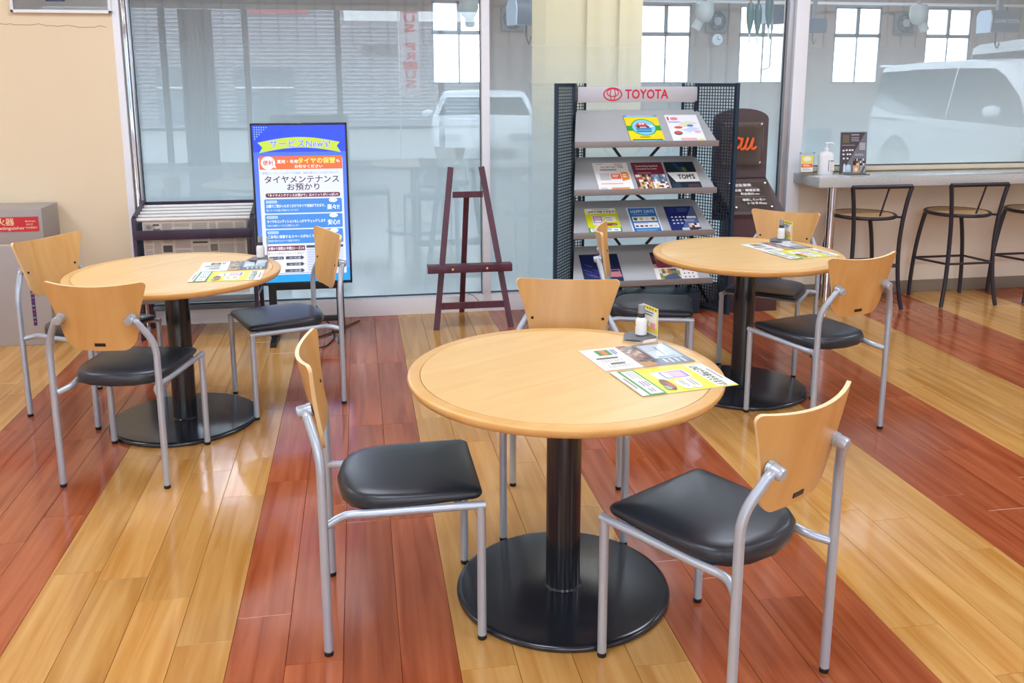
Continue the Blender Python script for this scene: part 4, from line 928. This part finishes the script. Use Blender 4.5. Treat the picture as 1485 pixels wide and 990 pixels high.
# ================================================================== WORKSHOP BEHIND THE GLASS
WX0, WX1, WY0, WY1, WZ = -6.5, 19.0, YW+.12, 22.0, 5.2
WWALL = mat('workshop_wall', '#b09a8e', .85, noise=.03, nscale=2); WCEIL = mat('workshop_ceiling', '#b7ada3', .9); WFLR = mat('workshop_floor', '#9aa3a4', .45, noise=.05, nscale=1)
WFRM = mat('workshop_window_frame', '#8f8f93', .4, .4)
struct(MB().box(WX0, WX1, WY0, WY1, -.2, -.02).build('floor_workshop', WFLR, smooth=0))
struct(MB().box(WX0, WX1, WY0, WY1, WZ, WZ+.1).build('ceiling_workshop', WCEIL, smooth=0))
struct(MB().box(WX0-.1, WX0, WY0, WY1, -.2, WZ).build('wall_workshop_left', WWALL, smooth=0))
struct(MB().box(WX1, WX1+.1, WY0, WY1, -.2, WZ).build('wall_workshop_right', WWALL, smooth=0))
# upper wall above the showroom ceiling line closes the workshop towards the showroom
struct(MB().box(WX0, WX1, WY0-.02, WY0, ZC, WZ).build('wall_workshop_front_upper', WWALL, smooth=0))
struct(MB().box(XR+.12, WX1, WY0-.02, WY0, -.2, ZC).build('wall_workshop_front_right', WWALL, smooth=0))
struct(MB().box(WX0, XL-.12, WY0-.02, WY0, -.2, ZC).build('wall_workshop_front_left', WWALL, smooth=0))
# rear wall with six tall four-pane windows
wc = [2.475+2.595*k for k in range(6)]; hwid = .66; zs0, zs1 = 1.46, 3.40
wb = MB(); edges = [WX0]
for c_ in wc: edges += [c_-hwid, c_+hwid]
edges.append(WX1)
for i in range(0, len(edges), 2): wb.box(edges[i], edges[i+1], WY1, WY1+.2, -.2, WZ)
for c_ in wc: wb.box(c_-hwid, c_+hwid, WY1, WY1+.2, -.2, zs0); wb.box(c_-hwid, c_+hwid, WY1, WY1+.2, zs1, WZ)
rw = struct(wb.build('wall_workshop_rear', WWALL, smooth=0))
for i in range(0, len(edges), 2):          # sheet-metal cladding ribs between the windows
    x = edges[i]+.15
    while x < edges[i+1]-.1:
        MB().box(x-.02, x+.02, WY1-.04, WY1, -.1, WZ).build('wall_rib', mat('wall_rib_paint', '#a58f83', .8), rw, 0); x += .42
FROST = bpy.data.materials.new('frosted_pane'); FROST.use_nodes = True; nt = FROST.node_tree; nt.nodes.clear()
o_ = nt.nodes.new('ShaderNodeOutputMaterial'); a_ = nt.nodes.new('ShaderNodeBsdfTransparent'); b_ = nt.nodes.new('ShaderNodeBsdfTranslucent'); m_ = nt.nodes.new('ShaderNodeMixShader'); m_.inputs[0].default_value = .45
a_.inputs[0].default_value = (.97, .98, 1, 1); b_.inputs[0].default_value = (.95, .97, 1, 1)
nt.links.new(a_.outputs[0], m_.inputs[1]); nt.links.new(b_.outputs[0], m_.inputs[2]); nt.links.new(m_.outputs[0], o_.inputs[0])
for k, c_ in enumerate(wc):
    w = struct(thing('window_%d' % (20+k), None, None, (c_, WY1, zs0))); tag(w, 'bright four pane workshop window behind the partition, %s from the left' % ('first', 'second', 'third', 'fourth', 'fifth', 'sixth')[k])
    H_ = zs1-zs0; zt = 2.68-zs0
    for a, b in ((-hwid, 0), (0, hwid)):
        MB().box(a, b, .06, .066, 0, zt).build('pane', FROST, w, 0); MB().box(a, b, .06, .066, zt, H_).build('pane', FROST, w, 0)
    for a, b, c2, d2 in ((-hwid, -hwid+.05, 0, H_), (hwid-.05, hwid, 0, H_), (-hwid, hwid, 0, .05), (-hwid, hwid, H_-.05, H_), (-hwid, hwid, zt-.05, zt+.05), (-.05, .05, zt, H_), (-.02, .02, 0, zt)):
        MB().box(a, b, .02, .06, c2, d2).build('frame', WFRM, w, 0)
# cream pillar close behind the glass
pl = struct(MB().box(1.80, 2.755, 8.60, 9.3, -.02, WZ).box(2.20, 2.25, 8.58, 8.6, -.02, WZ).box(2.52, 2.57, 8.58, 8.6, -.02, WZ).build('wall_pillar', mat('pillar_cream', '#ecd4a4', .8), smooth=0))
# long white pipe along the rear wall
tag(MB().tube([(WX0+.2, 21.5, 3.44), (WX1-.2, 21.5, 3.44)], .035, 10).build('pipe', WHT), 'long white pipe running above the workshop windows', 'pipe')
# lamps added out of view to brighten the workshop, film and pillar
for i, (lx, ly) in enumerate(((-2, 7.6), (-2, 15), (4.2, 7.6), (5, 15), (6.0, 7.6), (12.5, 17))):
    L = thing('workshop_fill_light', 'long fill light added out of view over the workshop, lamp %s of six' % ('one', 'two', 'three', 'four', 'five', 'six')[i], 'lamp', (lx, ly, WZ), group='added workshop fill lights')
    MB().box(-1.2, 1.2, -.3, .3, -.06, 0).build('housing', WHT, L, 0)
    MB().add([(-1.15, -.26, -.062), (1.15, -.26, -.062), (1.15, .26, -.062), (-1.15, .26, -.062)], [(3, 2, 1, 0)]).build('diffuser', emit('workshop_fill', '#e2eeff', WORK_FILL), L, 0)
# hose reel boxes
def hose_reel(x, y, z, sc_, rz, label, text=None):
    o = thing('hose_reel', label, 'hose reel', (x, y, z), rz, 'hose reel boxes hanging in the workshop'); o.scale = (sc_, sc_, sc_)
    MB().prism([(-.14, -.15), (.14, -.15), (.16, .08), (.10, .16), (-.12, .16), (-.16, .05)], .46, mat4=Matrix.Rotation(PI/2, 4, 'Z') @ FACE).build('drum_case', mat('reel_slate', '#4d5968', .4), o, 30)
    c = MB().prism([(-.145, -.155), (.145, -.155), (.165, .085), (.105, .165), (-.125, .165), (-.165, .055)], .02, mat4=Matrix.Translation((-.02, 0, 0)) @ Matrix.Rotation(PI/2, 4, 'Z') @ FACE).build('end_cover', mat('reel_end', '#b9cadb', .35), o, 30)
    MB().box(.18, .26, -.03, .03, .15, 2.9/sc_).build('hanger', WFRM, o, 0)
    MB().tube([(.2, 0, -.15), (.2, 0, -.30), (.24, .0, -.40), (.27, 0, -.30)], .012, 8).build('hose', RUB, o)
    if text:
        p = Print(rough=.5); p.text(text, .04, .44, -.02, .035, '#b9bfc7', .012); p.build('lettering', o, Matrix.Translation((0, -.165, 0)) @ FACE)
    return o
hose_reel(8.99, 12.0, 2.36, .98, .0, 'slate hose reel with white lettering at the right edge', 'GUNMA TOYOTA')
hose_reel(6.20, 12.0, 2.28, .62, .0, 'small slate hose reel left of the workshop window above the counter')
hose_reel(2.06, 12.0, 2.41, 1.0, .25, 'slate hose reel hanging above the easel, left of the cream pillar')
hose_reel(5.55, 12.0, 2.43, .8, .4, 'dark hose reel hanging beside the tools above the lectern')
def lamp_dome(x, y, z, rz, label):
    o = thing('exhaust_nozzle', label, 'nozzle', (x, y, z), rz, 'pale exhaust nozzles hanging in the workshop')
    MB().lathe([(.001, .16), (.10, .16), (.125, .13), (.125, .10)], 20).build('cap', mat('nozzle_grey', '#a9adaa', .5), o)
    MB().lathe([(.12, .10), (.13, .02), (.10, -.07), (.06, -.11)], 20).build('dome', mat('nozzle_grey', '#a9adaa', .5), o)
    MB().lathe([(.06, 0), (.065, -.14), (.055, -.15)], 16, mat4=Matrix.Translation((.05, 0, -.07)) @ Matrix.Rotation(-.5, 4, 'Y')).build('spout', mat('nozzle_grey', '#a9adaa', .5), o)
    MB().tube([(0, 0, .16), (0, 0, WZ-z)], .03, 8).build('stem', WFRM, o); return o
lamp_dome(7.93, 12, 2.43, 0, 'pale exhaust nozzle hanging in front of the rightmost workshop window')
lamp_dome(1.48, 12, 2.45, 1.3, 'pale exhaust nozzle hanging left of the partition post')
lamp_dome(4.72, 12, 2.43, 2.6, 'pale exhaust nozzle hanging in front of the window above the rack')
def fan(x, z, label):
    o = thing('wall_fan', label, 'fan', (x, WY1-.06, z), group='exhaust fans on the workshop wall')
    MB().box(-.28, .28, -.05, .02, -.28, .28, bev=.01).build('frame', mat('fan_grey', '#7d7a78', .5), o)
    MB().tube([(.21*math.cos(a), -.07, .21*math.sin(a)) for a in [2*PI*k/24 for k in range(24)]], .03, 8, closed=True).build('ring', mat('fan_dark', '#4b4f57', .4), o)
    MB().lathe([(.001, 0), (.10, .0), (.10, .08), (.001, .09)], 16, mat4=Matrix.Translation((0, -.03, 0)) @ FACE).build('hub', mat('nozzle_grey', '#a9adaa', .5), o)
    for k in range(5):
        m4 = Matrix.Translation((0, -.075, 0)) @ Matrix.Rotation(2*PI*k/5, 4, 'Y') @ Matrix.Rotation(.4, 4, 'X')
        MB().box(.06, .19, -.004, .004, -.045, .045, mat4=m4).build('blade', mat('fan_dark', '#4b4f57', .4), o, 0)
for x, z, lb in ((3.77, 3.0, 'exhaust fan on the workshop wall beside the partition post'), (8.95, 3.0, 'exhaust fan above the round wall clock'), (14.1, 3.0, 'exhaust fan between the two windows above the counter')): fan(x, z, lb)
ck = thing('wall_clock', 'round white wall clock on the workshop wall', 'clock', (8.98, WY1-.06, 2.55))
MB().lathe([(.001, 0), (.15, 0), (.15, .05), (.13, .06), (.001, .06)], 28, mat4=FACE).build('dial', WHT, ck)
MB().tube([(.15*math.cos(a), -.05, .15*math.sin(a)) for a in [2*PI*k/28 for k in range(28)]], .012, 8, closed=True).build('rim', WFRM, ck)
MB().box(-.006, .006, -.065, -.061, 0, .10).build('hand', BLKP, ck, 0); MB().box(0, .07, -.065, -.061, -.006, .006).build('hand', BLKP, ck, 0)
# hanging air tools and hoses
for i, (x, z0, z1, r, m, lb) in enumerate(((5.16, 2.02, 2.9, .012, 'ink_a8483f', 'thin red hose hanging above the lectern'), (5.27, 2.0, 2.9, .016, 'ink_2a4a40', 'dark green tool hose hanging above the lectern'), (5.42, 2.1, 2.9, .02, 'ink_3a5a5e', 'teal air tool hose hanging above the lectern'))):
    o = thing('hanging_tool', lb, 'tool', (x, 11.5, z0), group='air tools hanging in the workshop')
    mm = mat(m, '#'+m[4:], .5)
    MB().tube([(0, 0, .16), (0, 0, 3.0)], r, 8).build('hose', mm, o)
    MB().lathe([(.012, 0), (.02, .03), (.05, .18), (.05, .34), (.03, .40)], 12, c=(0, 0, .12)).build('grip', mat('tool_green', '#2f4f4c', .4), o)
    MB().tube([(0, 0, .13), (0.01, 0, .0)], .012, 8).build('tip', mat('ink_d8d8d2', '#d8d8d2', .5), o)
lv = thing('hook_rod', 'grey L shaped rod hanging in the workshop window', 'rod', (5.52, 11.6, 1.70))
MB().tube(smooth_path([(0, 0, 1.2), (0, 0, 0), (-.13, 0, -.02)], .05), .011, 8).build('rod', WFRM, lv); MB().lathe([(.02, .5), (.02, .62)], 10).build('clamp', WFRM, lv)

# ================================================================== VEHICLES
CARW = mat('car_white', '#e2e6e8', .4, 0, .4, coat=0); CARG = mat('car_glass', '#30373c', .1, 0, .7); TYRE = mat('tyre', '#26282a', .8); LAMPC = mat('lamp_clear', '#c9d6de', .1, .2)
def vehicle(name, label, loc, rz, L, Wd, top, belt, wins, front, wheels, hgt=None, extras=None):
    """body lofted along local +X (nose at +X); top: (x, z) roof/hood line; wins: side glass polygons in (x, z)"""
    o = thing(name, label, 'car', loc, rz, 'vehicles parked in the workshop')
    hw = Wd/2; roof = max(z for _, z in top)
    def side_y(z): return hw if z <= belt else hw-(z-belt)/(roof-belt)*.17
    V = []; xs = [x for x, _ in top]; n = None
    for x, zt in top:
        e = min(x-xs[0], xs[-1]-x); k = .90+.10*min(1, e/.45)
        zsn = [.20, .26, .45, .75, belt*.96, belt, belt+(roof-belt)*.5, roof-.10, roof-.03]
        ring = [(0, .20)]
        for z in zsn:
            zz = min(z, zt-.012); ring.append((side_y(zz)*k*(1 if z > .25 else .93), zz))
        ring += [((side_y(zt)-.10)*k, zt-.004), (0, zt+.012)]
        full = ring+[(-y, z) for y, z in ring[-2:0:-1]]; n = len(full)
        V += [(x, y, z) for y, z in full]
    m = len(top); Fs = [(i*n+k, (i+1)*n+k, (i+1)*n+(k+1) % n, i*n+(k+1) % n) for i in range(m-1) for k in range(n)]+[tuple(range(n)), tuple(range((m-1)*n+n-1, (m-1)*n-1, -1))]
    b = MB().add(V, Fs).build('body', CARW, o, 50)
    for s_ in (-1, 1):
        for w_ in wins:
            P = [(x, s_*(side_y(z)+.006), z) for x, z in w_]; Q = [(x, y-s_*.02, z) for x, y, z in P]; k = len(P)
            MB().add(P+Q, [tuple(range(k)), tuple(range(2*k-1, k-1, -1))]+[(i, (i+1) % k, (i+1) % k+k, i+k) for i in range(k)]).build('side_window', CARG, o, 0)
        for wx in wheels:
            wl_ = MB().lathe([(.20, 0), (.30, .01), (.32, .04), (.32, .18), (.30, .21), (.20, .21)], 28, mat4=Matrix.Translation((wx, s_*(hw-.20) if s_ > 0 else -hw+.20, .32)) @ Matrix.Rotation(-s_*PI/2, 4, 'X')).build('wheel', TYRE, o)
            MB().lathe([(.001, .195), (.20, .195), (.21, .21), (.19, .213), (.001, .205)], 20, mat4=Matrix.Translation((wx, s_*(hw-.20), .32)) @ Matrix.Rotation(-s_*PI/2, 4, 'X')).build('hubcap', ALU, wl_)
            P = [(wx+.40*math.cos(a), s_*(hw*1.0+.003), .33+.40*math.sin(a)) for a in [PI*i/14 for i in range(15)]]
            MB().add(P, [tuple(range(15))]).build('wheel_arch', mat('arch_dark', '#3a3d40', .8), o, 0)
        mx, mz = front['mirror']; MB().lathe([(.001, -.11), (.06, -.09), (.085, 0), (.06, .09), (.001, .11)], 14, mat4=Matrix.Translation((mx, s_*(hw+.10), mz)) @ Matrix.Rotation(PI/2, 4, 'X')).build('mirror', CARW, o)
    for nm in ('windscreen', 'rear_window'):
        (x0, z0), (x1, z1) = front[nm]; y0 = side_y(z0)-.10; y1 = side_y(z1)-.12; sgn = 1 if nm == 'windscreen' else -1
        P = [(x0+sgn*.012, -y0, z0+.02), (x0+sgn*.012, y0, z0+.02), (x1+sgn*.012, y1, z1+.016), (x1+sgn*.012, -y1, z1+.016)]
        MB().add(P+[(x-sgn*.02, y, z-.01) for x, y, z in P], [(0, 1, 2, 3), (7, 6, 5, 4), (0, 4, 5, 1), (1, 5, 6, 2), (2, 6, 7, 3), (3, 7, 4, 0)]).build(nm, CARG, o, 0)
    xf = xs[-1]
    for s_ in (-1, 1):
        MB().box(xf-.12, xf+.012, s_*hw*.62-.16, s_*hw*.62+.16, front['lamp']-.05, front['lamp']+.05, bev=.02).build('headlamp', LAMPC, o)
        MB().box(xs[0]-.012, xs[0]+.10, s_*hw*.80-.07, s_*hw*.80+.07, belt-.30, belt+.10, bev=.015).build('tail_lamp', mat('tail_red', '#b9868a', .2), o)
    MB().box(xf-.02, xf+.014, -hw*.55, hw*.55, .32, .50, bev=.01).build('grille', TYRE, o); MB().box(xf-.02, xf+.018, -.17, .17, .52, .62).build('number_plate', WHT, o, 0)
    if extras: extras(o, side_y, hw)
    return o
van_top = [(-2.35, .55), (-2.34, 1.0), (-2.27, 1.45), (-2.24, 1.74), (-2.05, 1.79), (-1.2, 1.83), (-.2, 1.84), (.45, 1.81), (.80, 1.74), (1.30, 1.32), (1.62, 1.08), (2.05, .98), (2.28, .88), (2.36, .60), (2.37, .35)]
van_w = [[(-2.20, 1.18), (-1.43, 1.05), (-1.42, 1.70), (-2.14, 1.68)], [(-1.40, 1.05), (-.34, 1.02), (-.34, 1.72), (-1.39, 1.71)], [(-.31, 1.02), (1.30, .98), (1.00, 1.36), (.64, 1.62), (.42, 1.71), (-.31, 1.72)]]
def van_x(o, side_y, hw):
    for s_ in (-1, 1):
        MB().box(-.50, -.30, s_*(hw+.012)-.012, s_*(hw+.012)+.012, .90, .94, bev=.006).build('door_handle', CARW, o); MB().box(-.20, .0, s_*(hw+.012)-.012, s_*(hw+.012)+.012, .89, .93, bev=.006).build('door_handle', CARW, o)
        MB().box(-2.25, -1.38, s_*(hw+.003)-.004, s_*(hw+.003)+.004, .965, .985).build('slide_rail', mat('arch_dark', '#3a3d40', .8), o, 0)
    MB().box(-2.42, -2.10, -.62, .62, 1.76, 1.80, bev=.012).build('rear_spoiler', CARW, o)
van_f = dict(mirror=(.74, 1.16), windscreen=((1.32, 1.30), (.80, 1.72)), rear_window=((-2.30, 1.30), (-2.25, 1.68)), lamp=.80)
vehicle('minivan', 'white minivan behind the frosted glass above the counter', (8.98, 11.15, -.02), -PI/2, 4.7, 1.73, van_top, 1.0, van_w, van_f, (-1.45, 1.42), extras=van_x)
tall = [(x, z*1.16 if z > 1.2 else z) for x, z in van_top]
v2 = vehicle('delivery_van', 'taller white van beyond the minivan at the right edge', (12.15, 13.25, .12), -PI/2, 4.7, 1.85, tall, 1.12, [[(x, 1.12+(z-1.0)*1.12) for x, z in w_] for w_ in van_w], dict(mirror=(1.05, 1.3), windscreen=((1.32, 1.50), (.80, 2.0)), rear_window=((-2.30, 1.45), (-2.25, 1.90)), lamp=.85), (-1.45, 1.42))
sed_top = [(-2.30, .55), (-2.28, .95), (-2.0, 1.03), (-1.6, 1.08), (-.95, 1.34), (-.3, 1.42), (.25, 1.40), (.60, 1.30), (1.15, 1.00), (1.7, .92), (2.15, .78), (2.32, .60), (2.34, .30)]
vehicle('sedan', 'white sedan facing the glass, seen between display screen and easel', (2.36, 17.0, -.06), -PI/2-.12, 4.7, 1.84, sed_top, .95, [[(-1.45, .98), (-.40, .96), (-.40, 1.33), (-.95, 1.28)], [(-.33, .96), (.98, .94), (.52, 1.27), (.22, 1.34), (-.33, 1.34)]], dict(mirror=(.75, 1.02), windscreen=((1.15, 1.0), (.60, 1.29)), rear_window=((-1.55, 1.10), (-1.0, 1.32)), lamp=.70), (-1.42, 1.42))
hose = None

# ================================================================== STREET BEHIND THE CAMERA (mirrored in the glass)
struct(MB().box(-40, 40, -60, YF-.2, -.25, -.10).build('floor_street', mat('asphalt', '#9b9c9e', .9), smooth=0))
bd = thing('street_building', 'grey clad building across the street, mirrored in the left pane', 'building', (-4, -20, 0))
MB().box(-14, 3.6, -6, 0, 0, 4.15).build('wall', mat('cladding', '#9497a2', .7), bd, 0)
MB().box(3.6, 12, -6, 0, 0, 3.55).build('wall', mat('cladding', '#9497a2', .7), bd, 0)
for k in range(30):
    z = .2+k*.13
    MB().box(-14, 3.6, 0, .03, z, z+.045).build('cladding_rib', mat('cladding_rib', '#b6bac6', .6), bd, 0)
    if z < 3.4: MB().box(3.6, 12, 0, .03, z, z+.045).build('cladding_rib', mat('cladding_rib', '#b6bac6', .6), bd, 0)
MB().box(.4, 2.5, .03, .10, 3.75, 4.6).build('sign_board', mat('sign_red', '#c94a55', .5), bd, 0)
MB().box(4.2, 5.6, .03, .08, 2.45, 2.75).build('sign_board', mat('sign_grey', '#6f6a74', .5), bd, 0)
for x in (-10, -7.5, -5, -2.5, 0.0): 
    w_ = MB().box(x, x+1.9, .03, .09, .2, 2.0).build('window', mat('street_glass', '#6f7f8c', .1), bd, 0); MB().box(x, x+1.9, .09, .12, 1.3, 1.36).build('transom', WHT, w_, 0)
bn = thing('nobori_banner', 'tall white banner with red letters outside the street window', 'banner', (1.10, -7.0, 0))
MB().tube([(-.22, 0, -.1), (-.22, 0, 3.5)], .015, 8).build('pole', WHT, bn); MB().tube([(-.22, 0, 3.45), (.20, 0, 3.45)], .010, 8).build('arm', WHT, bn)
MB().box(-.19, .19, -.002, .002, 1.2, 3.43).build('cloth', mat('banner_cloth', '#d9d6e4', .8), bn, 0)
p = Print(rough=.8)
for k, chh in enumerate('NIUS PRIUS'):
    if chh != ' ': p.text(chh, -.10, .10, 3.22-.185*k-.15, 3.22-.185*k, '#d8404c', .03)
p.build('lettering', bn, Matrix.Translation((0, .004, 0)) @ Matrix.Rotation(PI, 4, 'Z') @ FACE)
# END
